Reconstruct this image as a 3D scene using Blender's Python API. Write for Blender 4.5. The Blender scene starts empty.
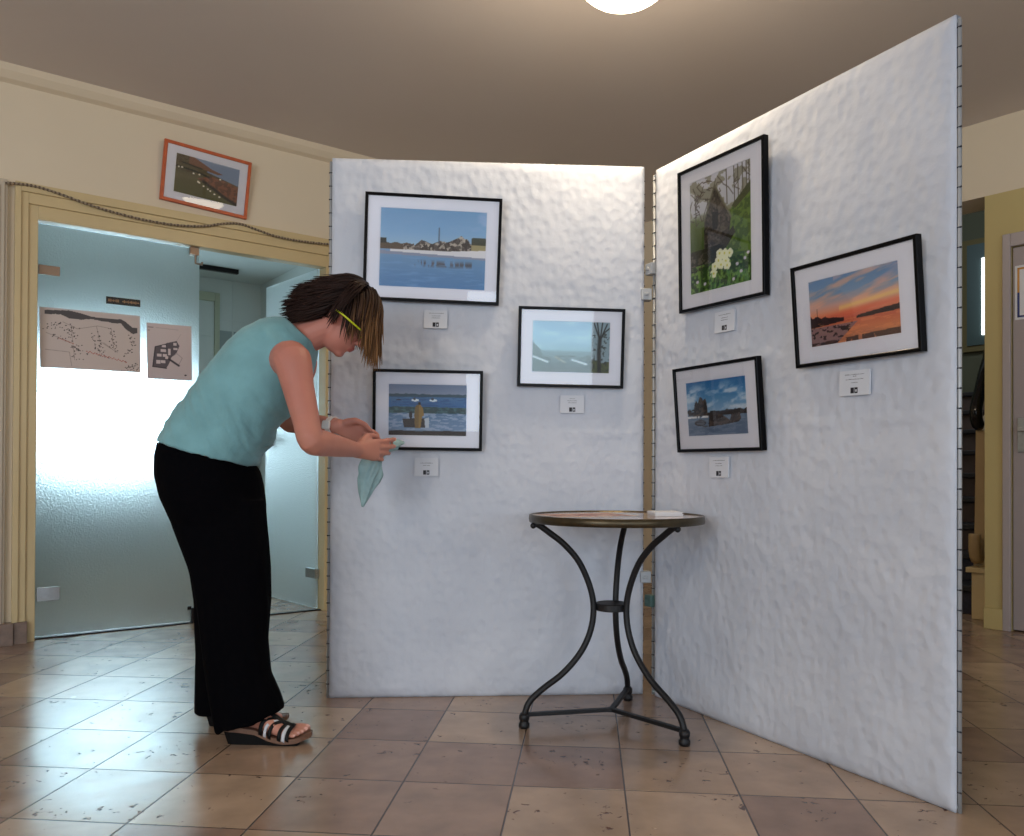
import bpy, bmesh, math, random
import numpy as np
from mathutils import Vector, Matrix, Quaternion

random.seed(7)
R = math.radians
scene = bpy.context.scene
col = scene.collection
F_PX, CX, HY, EYE = 814.0, 512.0, 473.0, 0.835      # focal length in pixels, horizon row, eye height


ROLL, PITCH = R(0.25), R(0.45)
CROT = Matrix.Rotation(PITCH, 3, 'X') @ Matrix.Rotation(ROLL, 3, 'Y').inverted()
PY = HY - F_PX * math.tan(PITCH)          # row of the optical axis


def ray(px, py):
    return CROT @ Vector(((px - CX) / F_PX, 1.0, -(py - PY) / F_PX))


def P(px, py, d):
    """point of the place seen at a pixel of the photograph, at depth d"""
    v = ray(px, py)
    return Vector((0, 0, EYE)) + v * (d / v.y)


# ------------------------------------------------------------------ materials
def srgb(c):
    c = np.asarray(c, dtype=float) / 255.0
    return np.where(c <= 0.04045, c / 12.92, ((c + 0.055) / 1.055) ** 2.4)


def S(r, g, b):
    v = srgb((r, g, b))
    return (float(v[0]), float(v[1]), float(v[2]), 1.0)


class NT:
    def __init__(self, m):
        m.use_nodes = True
        self.t = m.node_tree
        self.n = m.node_tree.nodes
        self.b = self.n.get('Principled BSDF')
        self.out = self.n.get('Material Output')

    def add(self, typ, **kw):
        x = self.n.new(typ)
        for k, v in kw.items():
            if k.startswith('i_'):
                key = k[2:]
                key = int(key) if key.isdigit() else key.replace('_', ' ')
                x.inputs[key].default_value = v
            else:
                setattr(x, k, v)
        return x

    def link(self, a, b):
        self.t.links.new(a, b)


def mat(name, c, rough=0.5, metal=0.0, spec=0.5, noise=None, bump=None, coord='Object', sheen=0.0):
    """noise=(scale, amount) varies the colour, bump=(scale, strength, distance)"""
    m = bpy.data.materials.new(name)
    t = NT(m)
    b = t.b
    b.inputs['Base Color'].default_value = c
    b.inputs['Roughness'].default_value = rough
    b.inputs['Metallic'].default_value = metal
    b.inputs['Specular IOR Level'].default_value = spec
    if sheen:
        b.inputs['Sheen Weight'].default_value = sheen
    if noise or bump:
        tc = t.add('ShaderNodeTexCoord')
    if noise:
        n = t.add('ShaderNodeTexNoise', i_Scale=noise[0], i_Detail=4.0)
        t.link(tc.outputs[coord], n.inputs['Vector'])
        r = t.add('ShaderNodeMapRange')
        r.inputs['From Min'].default_value = 0.3
        r.inputs['From Max'].default_value = 0.7
        r.inputs['To Min'].default_value = 1 - noise[1]
        r.inputs['To Max'].default_value = 1 + noise[1]
        t.link(n.outputs['Fac'], r.inputs['Value'])
        mx = t.add('ShaderNodeVectorMath', operation='SCALE')
        mx.inputs[0].default_value = c[:3]
        t.link(r.outputs['Result'], mx.inputs['Scale'])
        t.link(mx.outputs['Vector'], b.inputs['Base Color'])
    if bump:
        n2 = t.add('ShaderNodeTexNoise', i_Scale=bump[0], i_Detail=5.0)
        t.link(tc.outputs[coord], n2.inputs['Vector'])
        bp = t.add('ShaderNodeBump', i_Strength=bump[1], i_Distance=bump[2])
        t.link(n2.outputs['Fac'], bp.inputs['Height'])
        t.link(bp.outputs['Normal'], b.inputs['Normal'])
    return m


def mat_emit(name, c, s):
    m = bpy.data.materials.new(name)
    t = NT(m)
    t.b.inputs['Base Color'].default_value = c
    t.b.inputs['Emission Color'].default_value = c
    t.b.inputs['Emission Strength'].default_value = s
    return m


def mat_vcol(name, rough=0.5, spec=0.4, bump=None, sss=0.0):
    m = mat(name, (1, 1, 1, 1), rough, 0, spec, None, bump)
    t = NT(m)
    a = t.add('ShaderNodeAttribute', attribute_name='Col')
    t.link(a.outputs['Color'], t.b.inputs['Base Color'])
    if sss:
        t.b.inputs['Subsurface Weight'].default_value = sss
        t.b.inputs['Subsurface Radius'].default_value = (0.012, 0.005, 0.003)
        t.b.inputs['Subsurface Scale'].default_value = 0.5
    return m


def mat_pane(name, tint=(1, 1, 1, 1), refl=1.0):
    """thin clear glass: see-through with Fresnel reflection"""
    m = bpy.data.materials.new(name)
    t = NT(m)
    t.n.remove(t.b)
    tr = t.add('ShaderNodeBsdfTransparent')
    tr.inputs['Color'].default_value = tint
    gl = t.add('ShaderNodeBsdfGlossy', i_Roughness=0.015)
    fr = t.add('ShaderNodeFresnel', i_IOR=1.62)
    mu = t.add('ShaderNodeMath', operation='MULTIPLY')
    mu.inputs[1].default_value = refl
    t.link(fr.outputs['Fac'], mu.inputs[0])
    mx = t.add('ShaderNodeMixShader')
    t.link(mu.outputs[0], mx.inputs['Fac'])
    t.link(tr.outputs[0], mx.inputs[1])
    t.link(gl.outputs[0], mx.inputs[2])
    t.link(mx.outputs[0], t.out.inputs['Surface'])
    return m


def mat_frosted(name):
    m = bpy.data.materials.new(name)
    t = NT(m)
    b = t.b
    b.inputs['Base Color'].default_value = (0.90, 0.95, 0.95, 1)
    b.inputs['Roughness'].default_value = 0.42
    b.inputs['IOR'].default_value = 1.33
    b.inputs['Transmission Weight'].default_value = 1.0
    tc = t.add('ShaderNodeTexCoord')
    n = t.add('ShaderNodeTexNoise', i_Scale=120.0, i_Detail=3.0)
    t.link(tc.outputs['Object'], n.inputs['Vector'])
    bp = t.add('ShaderNodeBump', i_Strength=0.6, i_Distance=0.004)
    t.link(n.outputs['Fac'], bp.inputs['Height'])
    t.link(bp.outputs['Normal'], b.inputs['Normal'])
    return m


M = {}
M['wall'] = mat('wall_plaster', S(224, 210, 186), 0.85, noise=(1.2, 0.03), bump=(60, 0.12, 0.003))
M['wall_up'] = mat('wall_plaster_band', S(222, 208, 184), 0.85, noise=(1.2, 0.03), bump=(60, 0.12, 0.003))
M['yellow'] = mat('yellow_paint', S(196, 178, 122), 0.6, noise=(2, 0.03), bump=(80, 0.1, 0.002))
M['ceil'] = mat('ceiling_paint', S(216, 207, 202), 0.9, noise=(0.8, 0.03), bump=(90, 0.08, 0.002))
M['casing'] = mat('cream_gloss_paint', S(208, 187, 142), 0.38, noise=(5, 0.03))
M['cream_trim'] = mat('pale_trim_paint', S(196, 184, 165), 0.5)
M['stone'] = mat('brown_stone', S(128, 108, 96), 0.35, noise=(25, 0.18))
M['lilac'] = mat('lilac_paint', S(176, 166, 166), 0.5, noise=(3, 0.02))
M['lilac_dark'] = mat('lilac_door_paint', S(166, 155, 155), 0.5, noise=(3, 0.02))
M['vest_wall'] = mat('vestibule_grey', S(150, 160, 160), 0.7, noise=(2, 0.04))
M['vest_up'] = mat('vestibule_pale', S(205, 212, 210), 0.7)
M['vest_trim'] = mat('vestibule_trim', S(178, 182, 160), 0.5)
M['green_dark'] = mat('stairwell_green', S(96, 98, 80), 0.8, noise=(2, 0.05))
M['teal_panel'] = mat('teal_glass_panel', S(72, 92, 92), 0.3)
M['ochre'] = mat('ochre_trim', S(110, 98, 58), 0.6)
M['tread'] = mat('black_tread', S(28, 28, 34), 0.5)
M['riser'] = mat('brown_riser', S(74, 60, 56), 0.6)
M['blue_riser'] = mat('dark_blue_riser', S(36, 38, 58), 0.6, noise=(60, 0.3))
M['rail'] = mat('black_lacquer', S(12, 13, 17), 0.18)
M['baluster'] = mat('beige_wood_paint', S(176, 150, 108), 0.45, noise=(6, 0.05))
M['steel'] = mat('brushed_steel', S(190, 196, 200), 0.3, 1.0, noise=(40, 0.1))
M['bronze_plate'] = mat('bronze_plate', S(150, 128, 110), 0.45, 0.6)
M['dark_metal'] = mat('dark_metal', S(40, 36, 36), 0.4, 0.8)
M['black_iron'] = mat('black_iron', S(15, 15, 19), 0.5, 0.1, bump=(120, 0.15, 0.001))
M['brass_rim'] = mat('aged_brass', S(82, 72, 54), 0.35, 0.7, noise=(18, 0.25))
M['wire'] = mat('galvanised_wire', S(176, 180, 184), 0.4, 0.25)
M['wire_dark'] = mat('dark_wire', S(52, 54, 62), 0.5, 0.4)
M['black_frame'] = mat('black_frame_gloss', S(4, 4, 7), 0.3, spec=0.12)
M['orange_frame'] = mat('orange_wood', S(190, 84, 36), 0.4, noise=(30, 0.15))
M['mat_board'] = mat('white_mat_board', S(238, 238, 246), 0.8)
M['pane'] = mat_pane('picture_glass', refl=0.9)
M['print'] = mat_vcol('photo_print', 0.45)
M['paper'] = mat('white_paper', S(226, 226, 228), 0.75)
M['card_white'] = mat('card_white', S(214, 218, 226), 0.7)
M['ink'] = mat('grey_ink', S(110, 112, 122), 0.7)
M['ink_dark'] = mat('dark_ink', S(26, 26, 38), 0.6)
M['frosted'] = mat_frosted('frosted_glass')
M['glow'] = mat_emit('lamp_bowl_glow', (1.0, 0.86, 0.62, 1), 9.0)
M['sky_out'] = mat_emit('bright_daylight', (0.60, 0.85, 1.0, 1), 5.5)
M['slit'] = mat_emit('bright_slit', (0.95, 0.98, 1.0, 1), 3.0)
M['shirt'] = mat('teal_jersey', S(118, 168, 175), 0.85, noise=(14, 0.10), bump=(26, 0.35, 0.012), sheen=0.2)
M['trousers'] = mat('black_cloth', S(5, 5, 8), 0.95, bump=(9, 0.3, 0.02), spec=0.05)
M['skin'] = mat_vcol('skin', 0.5, 0.35, bump=(90, 0.08, 0.002), sss=0.12)
M['hair'] = mat_vcol('hair', 0.5, 0.18)
M['sole_brown'] = mat('brown_leather', S(112, 80, 62), 0.55, noise=(30, 0.15))
M['heel_black'] = mat('black_rubber', S(9, 8, 9), 0.7, spec=0.2)
M['strap_black'] = mat('black_strap', S(10, 10, 12), 0.55, spec=0.25)
M['strap_white'] = mat('white_strap', S(208, 210, 216), 0.45)
M['lime'] = mat('lime_plastic', S(190, 200, 30), 0.35)
M['watch_white'] = mat('white_watch', S(214, 206, 202), 0.35)
M['watch_face'] = mat('watch_face', S(150, 150, 156), 0.2, 0.3)
M['black_plate'] = mat('black_plaque', S(12, 10, 14), 0.4)
M['copper_ink'] = mat('copper_lettering', S(150, 112, 78), 0.5)


def mat_fabric():
    m = bpy.data.materials.new('white_quilted_cover')
    t = NT(m)
    b = t.b
    b.inputs['Roughness'].default_value = 0.82
    b.inputs['Specular IOR Level'].default_value = 0.25
    tc = t.add('ShaderNodeTexCoord')
    n = t.add('ShaderNodeTexNoise', i_Scale=3.0, i_Detail=3.0)
    t.link(tc.outputs['Object'], n.inputs['Vector'])
    rp = t.add('ShaderNodeValToRGB')
    rp.color_ramp.elements[0].position = 0.3
    rp.color_ramp.elements[0].color = S(196, 202, 214)
    rp.color_ramp.elements[1].position = 0.7
    rp.color_ramp.elements[1].color = S(210, 215, 225)
    t.link(n.outputs['Fac'], rp.inputs['Fac'])
    t.link(rp.outputs['Color'], b.inputs['Base Color'])
    mp = t.add('ShaderNodeMapping')
    mp.inputs['Scale'].default_value = (1, 1, 0.8)
    t.link(tc.outputs['Object'], mp.inputs['Vector'])
    v = t.add('ShaderNodeTexVoronoi', feature='SMOOTH_F1', i_Scale=34.0)
    v.inputs['Smoothness'].default_value = 0.8
    v.inputs['Randomness'].default_value = 0.75
    t.link(mp.outputs[0], v.inputs['Vector'])
    n2 = t.add('ShaderNodeTexNoise', i_Scale=11.0, i_Detail=4.0)
    t.link(tc.outputs['Object'], n2.inputs['Vector'])
    ad = t.add('ShaderNodeMath', operation='ADD')
    t.link(v.outputs['Distance'], ad.inputs[0])
    t.link(n2.outputs['Fac'], ad.inputs[1])
    bp = t.add('ShaderNodeBump', i_Strength=0.44, i_Distance=0.013)
    t.link(ad.outputs[0], bp.inputs['Height'])
    t.link(bp.outputs['Normal'], b.inputs['Normal'])
    return m


M['cover'] = mat_fabric()

TH = math.atan(0.0934)


def mat_floor():
    m = bpy.data.materials.new('stone_floor_tiles')
    t = NT(m)
    b = t.b
    tc = t.add('ShaderNodeTexCoord')
    sep = t.add('ShaderNodeSeparateXYZ')
    t.link(tc.outputs['Object'], sep.inputs[0])

    def lin(a, bb, c):
        m1 = t.add('ShaderNodeMath', operation='MULTIPLY')
        m1.inputs[1].default_value = a
        t.link(sep.outputs['X'], m1.inputs[0])
        m2 = t.add('ShaderNodeMath', operation='MULTIPLY_ADD')
        m2.inputs[1].default_value = bb
        t.link(sep.outputs['Y'], m2.inputs[0])
        t.link(m1.outputs[0], m2.inputs[2])
        m3 = t.add('ShaderNodeMath', operation='ADD')
        m3.inputs[1].default_value = c
        t.link(m2.outputs[0], m3.inputs[0])
        return m3.outputs[0]
    du, dv = 0.2965, 0.328
    U = lin(math.cos(TH) / du, -math.sin(TH) / du, 0.197 / du)
    V = lin(math.sin(TH) / dv, math.cos(TH) / dv, -1.843 / dv)

    def mth(op, a, bv=None):
        x = t.add('ShaderNodeMath', operation=op)
        if isinstance(a, float):
            x.inputs[0].default_value = a
        else:
            t.link(a, x.inputs[0])
        if bv is not None:
            if isinstance(bv, float):
                x.inputs[1].default_value = bv
            else:
                t.link(bv, x.inputs[1])
        return x.outputs[0]
    fu, fv = mth('FLOOR', U), mth('FLOOR', V)
    cu, cv = mth('FRACT', U), mth('FRACT', V)

    def edge(c):
        return mth('MINIMUM', c, mth('SUBTRACT', 1.0, c))
    e = mth('MINIMUM', mth('MULTIPLY', edge(cu), du), mth('MULTIPLY', edge(cv), dv))
    grout = t.add('ShaderNodeMapRange')
    grout.inputs['From Min'].default_value = 0.0012
    grout.inputs['From Max'].default_value = 0.0030
    grout.inputs['To Min'].default_value = 1.0
    grout.inputs['To Max'].default_value = 0.0
    t.link(e, grout.inputs['Value'])
    cmb = t.add('ShaderNodeCombineXYZ')
    t.link(fu, cmb.inputs[0])
    t.link(fv, cmb.inputs[1])
    wn = t.add('ShaderNodeTexWhiteNoise', noise_dimensions='2D')
    t.link(cmb.outputs[0], wn.inputs['Vector'])
    rp = t.add('ShaderNodeValToRGB')
    els = rp.color_ramp.elements
    els[0].position = 0.0
    els[0].color = S(138, 112, 98)
    els[1].position = 1.0
    els[1].color = S(180, 156, 134)
    x = els.new(0.35)
    x.color = S(152, 126, 110)
    x = els.new(0.65)
    x.color = S(168, 144, 122)
    t.link(wn.outputs['Value'], rp.inputs['Fac'])
    # clouding inside the tile
    off = t.add('ShaderNodeVectorMath', operation='MULTIPLY_ADD')
    t.link(wn.outputs['Color'], off.inputs[0])
    off.inputs[1].default_value = (7, 7, 7)
    t.link(tc.outputs['Object'], off.inputs[2])
    n1 = t.add('ShaderNodeTexNoise', i_Scale=9.0, i_Detail=6.0)
    t.link(off.outputs[0], n1.inputs['Vector'])
    mr = t.add('ShaderNodeMapRange')
    mr.inputs['From Min'].default_value = 0.3
    mr.inputs['From Max'].default_value = 0.7
    mr.inputs['To Min'].default_value = 0.84
    mr.inputs['To Max'].default_value = 1.12
    t.link(n1.outputs['Fac'], mr.inputs['Value'])
    sc = t.add('ShaderNodeVectorMath', operation='SCALE')
    t.link(rp.outputs['Color'], sc.inputs[0])
    t.link(mr.outputs[0], sc.inputs['Scale'])
    # pits
    n2 = t.add('ShaderNodeTexNoise', i_Scale=38.0, i_Detail=3.0)
    n2.inputs['Distortion'].default_value = 0.6
    t.link(off.outputs[0], n2.inputs['Vector'])
    n3 = t.add('ShaderNodeTexNoise', i_Scale=6.0, i_Detail=1.0)
    t.link(off.outputs[0], n3.inputs['Vector'])
    th = mth('ADD', n2.outputs['Fac'], mth('MULTIPLY', n3.outputs['Fac'], 0.35))
    pit = t.add('ShaderNodeMapRange')
    pit.inputs['From Min'].default_value = 0.865
    pit.inputs['From Max'].default_value = 0.92
    t.link(th, pit.inputs['Value'])
    mx = t.add('ShaderNodeMix', data_type='RGBA')
    t.link(pit.outputs[0], mx.inputs['Factor'])
    t.link(sc.outputs[0], mx.inputs['A'])
    mx.inputs['B'].default_value = S(98, 66, 54)
    mx2 = t.add('ShaderNodeMix', data_type='RGBA')
    t.link(grout.outputs[0], mx2.inputs['Factor'])
    t.link(mx.outputs['Result'], mx2.inputs['A'])
    mx2.inputs['B'].default_value = S(70, 54, 46)
    t.link(mx2.outputs['Result'], b.inputs['Base Color'])
    rr = t.add('ShaderNodeMapRange')
    rr.inputs['To Min'].default_value = 0.12
    rr.inputs['To Max'].default_value = 0.32
    t.link(n1.outputs['Fac'], rr.inputs['Value'])
    t.link(rr.outputs[0], b.inputs['Roughness'])
    b.inputs['Specular IOR Level'].default_value = 0.85
    hh = mth('MULTIPLY', mth('ADD', grout.outputs[0], pit.outputs[0]), -1.0)
    bp = t.add('ShaderNodeBump', i_Strength=0.5, i_Distance=0.003)
    t.link(hh, bp.inputs['Height'])
    t.link(bp.outputs['Normal'], b.inputs['Normal'])
    return m


M['floor'] = mat_floor()


def mat_marble():
    m = bpy.data.materials.new('polished_table_stone')
    t = NT(m)
    tc = t.add('ShaderNodeTexCoord')
    n = t.add('ShaderNodeTexNoise', i_Scale=7.0, i_Detail=8.0)
    n.inputs['Distortion'].default_value = 1.5
    t.link(tc.outputs['Object'], n.inputs['Vector'])
    rp = t.add('ShaderNodeValToRGB')
    rp.color_ramp.elements[0].position = 0.35
    rp.color_ramp.elements[0].color = S(150, 110, 92)
    rp.color_ramp.elements[1].position = 0.62
    rp.color_ramp.elements[1].color = S(206, 190, 172)
    t.link(n.outputs['Fac'], rp.inputs['Fac'])
    t.link(rp.outputs['Color'], t.b.inputs['Base Color'])
    t.b.inputs['Roughness'].default_value = 0.08
    return m


M['marble'] = mat_marble()


def mat_rope():
    m = bpy.data.materials.new('twisted_cable')
    t = NT(m)
    tc = t.add('ShaderNodeTexCoord')
    w = t.add('ShaderNodeTexWave', i_Scale=18.0, i_Distortion=1.0)
    w.bands_direction = 'X'
    t.link(tc.outputs['Object'], w.inputs['Vector'])
    rp = t.add('ShaderNodeValToRGB')
    rp.color_ramp.elements[0].color = S(96, 80, 64)
    rp.color_ramp.elements[1].color = S(166, 150, 128)
    t.link(w.outputs['Fac'], rp.inputs['Fac'])
    t.link(rp.outputs['Color'], t.b.inputs['Base Color'])
    t.b.inputs['Roughness'].default_value = 0.6
    return m


M['rope'] = mat_rope()


def mat_cloth():
    m = mat('pale_teal_cloth', S(158, 190, 192), 0.8, noise=(40, 0.12), bump=(60, 0.4, 0.004))
    t = NT(m)
    t.b.inputs['Alpha'].default_value = 0.82
    return m


M['cloth'] = mat_cloth()


# ------------------------------------------------------------------ mesh helpers
def link(o, parent=None):
    col.objects.link(o)
    if parent:
        o.parent = parent
    return o


def obj(name, bm, m, parent=None, smooth=False, bevel=0.0, recalc=True):
    me = bpy.data.meshes.new(name)
    if recalc:
        bmesh.ops.recalc_face_normals(bm, faces=bm.faces)
    bm.to_mesh(me)
    bm.free()
    for x in (m if isinstance(m, (list, tuple)) else [m]):
        me.materials.append(x)
    if smooth:
        for p in me.polygons:
            p.use_smooth = True
    o = bpy.data.objects.new(name, me)
    link(o, parent)
    if bevel:
        md = o.modifiers.new('Bevel', 'BEVEL')
        md.width = bevel
        md.segments = 2
        md.limit_method = 'ANGLE'
    return o


def empty(name, mw, label=None, cat=None, group=None):
    o = bpy.data.objects.new(name, None)
    o.empty_display_size = 0.05
    col.objects.link(o)
    o.matrix_world = mw if isinstance(mw, Matrix) else Matrix.Translation(mw)
    tag(o, label, cat, group)
    return o


def tag(o, label=None, cat=None, group=None, kind=None):
    if label:
        o['label'] = label
    if cat:
        o['category'] = cat
    if group:
        o['group'] = group
    if kind:
        o['kind'] = kind
    return o


def struct(o, label=None, cat=None):
    return tag(o, label, cat, None, 'structure')


def box(bm, x0, x1, y0, y1, z0, z1, mw=None, mi=0):
    vs = [Vector((x, y, z)) for x in (x0, x1) for y in (y0, y1) for z in (z0, z1)]
    if mw is not None:
        vs = [mw @ v for v in vs]
    v = [bm.verts.new(c) for c in vs]
    for f in ((0, 1, 3, 2), (4, 6, 7, 5), (0, 4, 5, 1), (2, 3, 7, 6), (0, 2, 6, 4), (1, 5, 7, 3)):
        bm.faces.new([v[i] for i in f]).material_index = mi
    return bm


def quad(bm, pts, mi=0):
    f = bm.faces.new([bm.verts.new(p) for p in pts])
    f.material_index = mi
    return f


def prism(bm, poly, y0, y1, mw=None, mi=0):
    """poly of (x, z) extruded along y"""
    a = [Vector((x, y0, z)) for x, z in poly]
    b = [Vector((x, y1, z)) for x, z in poly]
    if mw is not None:
        a = [mw @ p for p in a]
        b = [mw @ p for p in b]
    va = [bm.verts.new(p) for p in a]
    vb = [bm.verts.new(p) for p in b]
    n = len(poly)
    bm.faces.new(va).material_index = mi
    bm.faces.new(vb[::-1]).material_index = mi
    for i in range(n):
        j = (i + 1) % n
        bm.faces.new((va[i], vb[i], vb[j], va[j])).material_index = mi


def loft(bm, secs, n=24, power=2.0, mi=0):
    """secs: (centre, half axis 1, half axis 2) rings joined into a closed tube"""
    rings = []
    for c, a, b in secs:
        r = []
        for k in range(n):
            t = 2 * math.pi * k / n
            ct, st = math.cos(t), math.sin(t)
            e = 2.0 / power
            u = math.copysign(abs(ct) ** e, ct)
            v = math.copysign(abs(st) ** e, st)
            r.append(bm.verts.new(Vector(c) + Vector(a) * u + Vector(b) * v))
        rings.append(r)
    for i in range(len(rings) - 1):
        for k in range(n):
            j = (k + 1) % n
            f = bm.faces.new((rings[i][k], rings[i][j], rings[i + 1][j], rings[i + 1][k]))
            f.material_index = mi
    bm.faces.new(rings[0][::-1]).material_index = mi
    bm.faces.new(rings[-1]).material_index = mi
    return rings


def tube(bm, pts, rad, n=10, mi=0, round_ends=False, flat=1.0):
    pts = [Vector(p) for p in pts]
    if not isinstance(rad, (list, tuple)):
        rad = [rad] * len(pts)
    rad = list(rad)
    if round_ends:
        d0 = (pts[0] - pts[1]).normalized()
        d1 = (pts[-1] - pts[-2]).normalized()
        r0, r1 = rad[0], rad[-1]
        pts = [pts[0] + d0 * r0 * 0.95, pts[0] + d0 * r0 * 0.7] + pts + [pts[-1] + d1 * r1 * 0.7, pts[-1] + d1 * r1 * 0.95]
        rad = [r0 * 0.3, r0 * 0.72] + rad + [r1 * 0.72, r1 * 0.3]
    tan = []
    for i in range(len(pts)):
        a = pts[max(0, i - 1)]
        b = pts[min(len(pts) - 1, i + 1)]
        tan.append((b - a).normalized())
    up = Vector((0, 0, 1)) if abs(tan[0].z) < 0.9 else Vector((0, 1, 0))
    nrm = (up - tan[0] * up.dot(tan[0])).normalized()
    secs = []
    for i, p in enumerate(pts):
        if i:
            q = tan[i - 1].rotation_difference(tan[i])
            nrm = (q @ nrm)
            nrm = (nrm - tan[i] * nrm.dot(tan[i])).normalized()
        bn = tan[i].cross(nrm)
        secs.append((p, nrm * rad[i], bn * rad[i] * flat))
    return loft(bm, secs, n, mi=mi)


def smooth_path(pts, sub=6):
    """Catmull-Rom through the points"""
    pts = [Vector(p) for p in pts]
    q = [pts[0] * 2 - pts[1]] + pts + [pts[-1] * 2 - pts[-2]]
    out = []
    for i in range(1, len(q) - 2):
        for k in range(sub):
            t = k / sub
            a, b, c, d = q[i - 1], q[i], q[i + 1], q[i + 2]
            out.append(0.5 * ((2 * b) + (c - a) * t + (2 * a - 5 * b + 4 * c - d) * t * t + (3 * b - a - 3 * c + d) * t ** 3))
    out.append(pts[-1])
    return out


def lathe(bm, prof, n=40, c=(0, 0, 0), mi=0):
    rings = []
    for r, z in prof:
        rings.append([bm.verts.new((c[0] + r * math.cos(2 * math.pi * k / n), c[1] + r * math.sin(2 * math.pi * k / n), c[2] + z))
                      for k in range(n)])
    for i in range(len(rings) - 1):
        for k in range(n):
            j = (k + 1) % n
            bm.faces.new((rings[i][k], rings[i][j], rings[i + 1][j], rings[i + 1][k])).material_index = mi
    bm.faces.new(rings[0][::-1]).material_index = mi
    bm.faces.new(rings[-1]).material_index = mi


def ell(bm, c, ax, n=20, m=12):
    """ellipsoid with three half axes"""
    c = Vector(c)
    secs = []
    for i in range(m + 1):
        t = -math.pi / 2 + math.pi * i / m
        r = max(math.cos(t), 0.05)
        secs.append((c + Vector(ax[2]) * math.sin(t), Vector(ax[0]) * r, Vector(ax[1]) * r))
    loft(bm, secs, n)


def frame_matrix(o, xd):
    x = Vector((xd[0], xd[1], 0)).normalized()
    z = Vector((0, 0, 1))
    y = z.cross(x)
    m = Matrix.Identity(4)
    for i in range(3):
        m[i][0], m[i][1], m[i][2], m[i][3] = x[i], y[i], z[i], Vector(o)[i]
    return m


CAM = Vector((0, 0, EYE))


def hit(px, py, mw, off=0.0):
    """where the sight line of a pixel meets the plane y = -off of a frame: local (x, z)"""
    inv = mw.inverted()
    o = inv @ CAM
    d = inv.to_3x3() @ ray(px, py)
    t = (-off - o.y) / d.y
    p = o + d * t
    return p.x, p.z


# ------------------------------------------------------------------ numpy painter for prints
def vnoise(x, y, seed):
    xi, yi = np.floor(x).astype(np.int64), np.floor(y).astype(np.int64)
    xf, yf = x - xi, y - yi

    def h(a, b):
        n = (a * 374761393 + b * 668265263 + seed * 974634777) & 0x7fffffff
        n = ((n ^ (n >> 13)) * 1274126177) & 0x7fffffff
        n = n ^ (n >> 16)
        return (n & 0xffff) / 65535.0
    u, v = xf * xf * (3 - 2 * xf), yf * yf * (3 - 2 * yf)
    return (h(xi, yi) * (1 - u) + h(xi + 1, yi) * u) * (1 - v) + (h(xi, yi + 1) * (1 - u) + h(xi + 1, yi + 1) * u) * v


def fbm(x, y, seed=0, o=4):
    s, a, tot = 0, 1.0, 0
    for i in range(o):
        s = s + a * vnoise(x * 2 ** i, y * 2 ** i, seed + i * 17)
        tot += a
        a *= 0.5
    return s / tot


class Pic:
    def __init__(self, nx, ny):
        self.nx, self.ny = nx, ny
        self.x, self.y = np.meshgrid(np.linspace(0, 1, nx), np.linspace(0, 1, ny))   # y runs down
        self.c = np.zeros((ny, nx, 3))

    def put(self, mask, c, a=1.0):
        mk = np.clip(mask.astype(float), 0, 1)[..., None] * a
        self.c = self.c * (1 - mk) + np.asarray(c, dtype=float) * mk
        return self

    def grad(self, stops):
        ys = [s[0] for s in stops]
        for k in range(3):
            self.c[..., k] = np.interp(self.y, ys, [s[1][k] for s in stops])
        return self

    def poly(self, pts):
        x, y = self.x, self.y
        ins = np.zeros_like(x, dtype=bool)
        n = len(pts)
        for i in range(n):
            x0, y0 = pts[i]
            x1, y1 = pts[(i + 1) % n]
            if y0 == y1:
                continue
            c = ((y0 > y) != (y1 > y)) & (x < (x1 - x0) * (y - y0) / (y1 - y0) + x0)
            ins ^= c
        return ins

    def line(self, pts, w):
        m = np.zeros_like(self.x)
        asp = self.nx / self.ny
        for (x0, y0), (x1, y1) in zip(pts[:-1], pts[1:]):
            dx, dy = (x1 - x0) * asp, y1 - y0
            L = dx * dx + dy * dy + 1e-9
            px, py = (self.x - x0) * asp, self.y - y0
            t = np.clip((px * dx + py * dy) / L, 0, 1)
            d = np.hypot(px - t * dx, py - t * dy)
            m = np.maximum(m, np.clip(1.5 - d / w, 0, 1))
        return m

    def disc(self, cx, cy, rx, ry):
        return ((self.x - cx) / rx) ** 2 + ((self.y - cy) / ry) ** 2 < 1


def print_mesh(name, pic, x0, x1, z0, z1, y, m, parent, gain=1.0):
    """flat printed sheet whose picture is held in the mesh's own colours"""
    nx, ny = pic.nx, pic.ny
    X, Z = np.meshgrid(np.linspace(x0, x1, nx), np.linspace(z1, z0, ny))
    v = np.stack([X.ravel(), np.full(X.size, y), Z.ravel()], 1)
    idx = np.arange(nx * ny).reshape(ny, nx)
    f = np.stack([idx[1:, :-1].ravel(), idx[1:, 1:].ravel(), idx[:-1, 1:].ravel(), idx[:-1, :-1].ravel()], 1)
    me = bpy.data.meshes.new(name)
    me.from_pydata(v.tolist(), [], f.tolist())
    a = me.color_attributes.new('Col', 'FLOAT_COLOR', 'POINT')
    c = np.ones((nx * ny, 4))
    c[:, :3] = np.clip(srgb(np.clip(pic.c.reshape(-1, 3), 0, 255)) * gain, 0, 1)
    a.data.foreach_set('color', c.ravel())
    me.materials.append(m)
    o = bpy.data.objects.new(name, me)
    link(o, parent)
    return o


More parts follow.
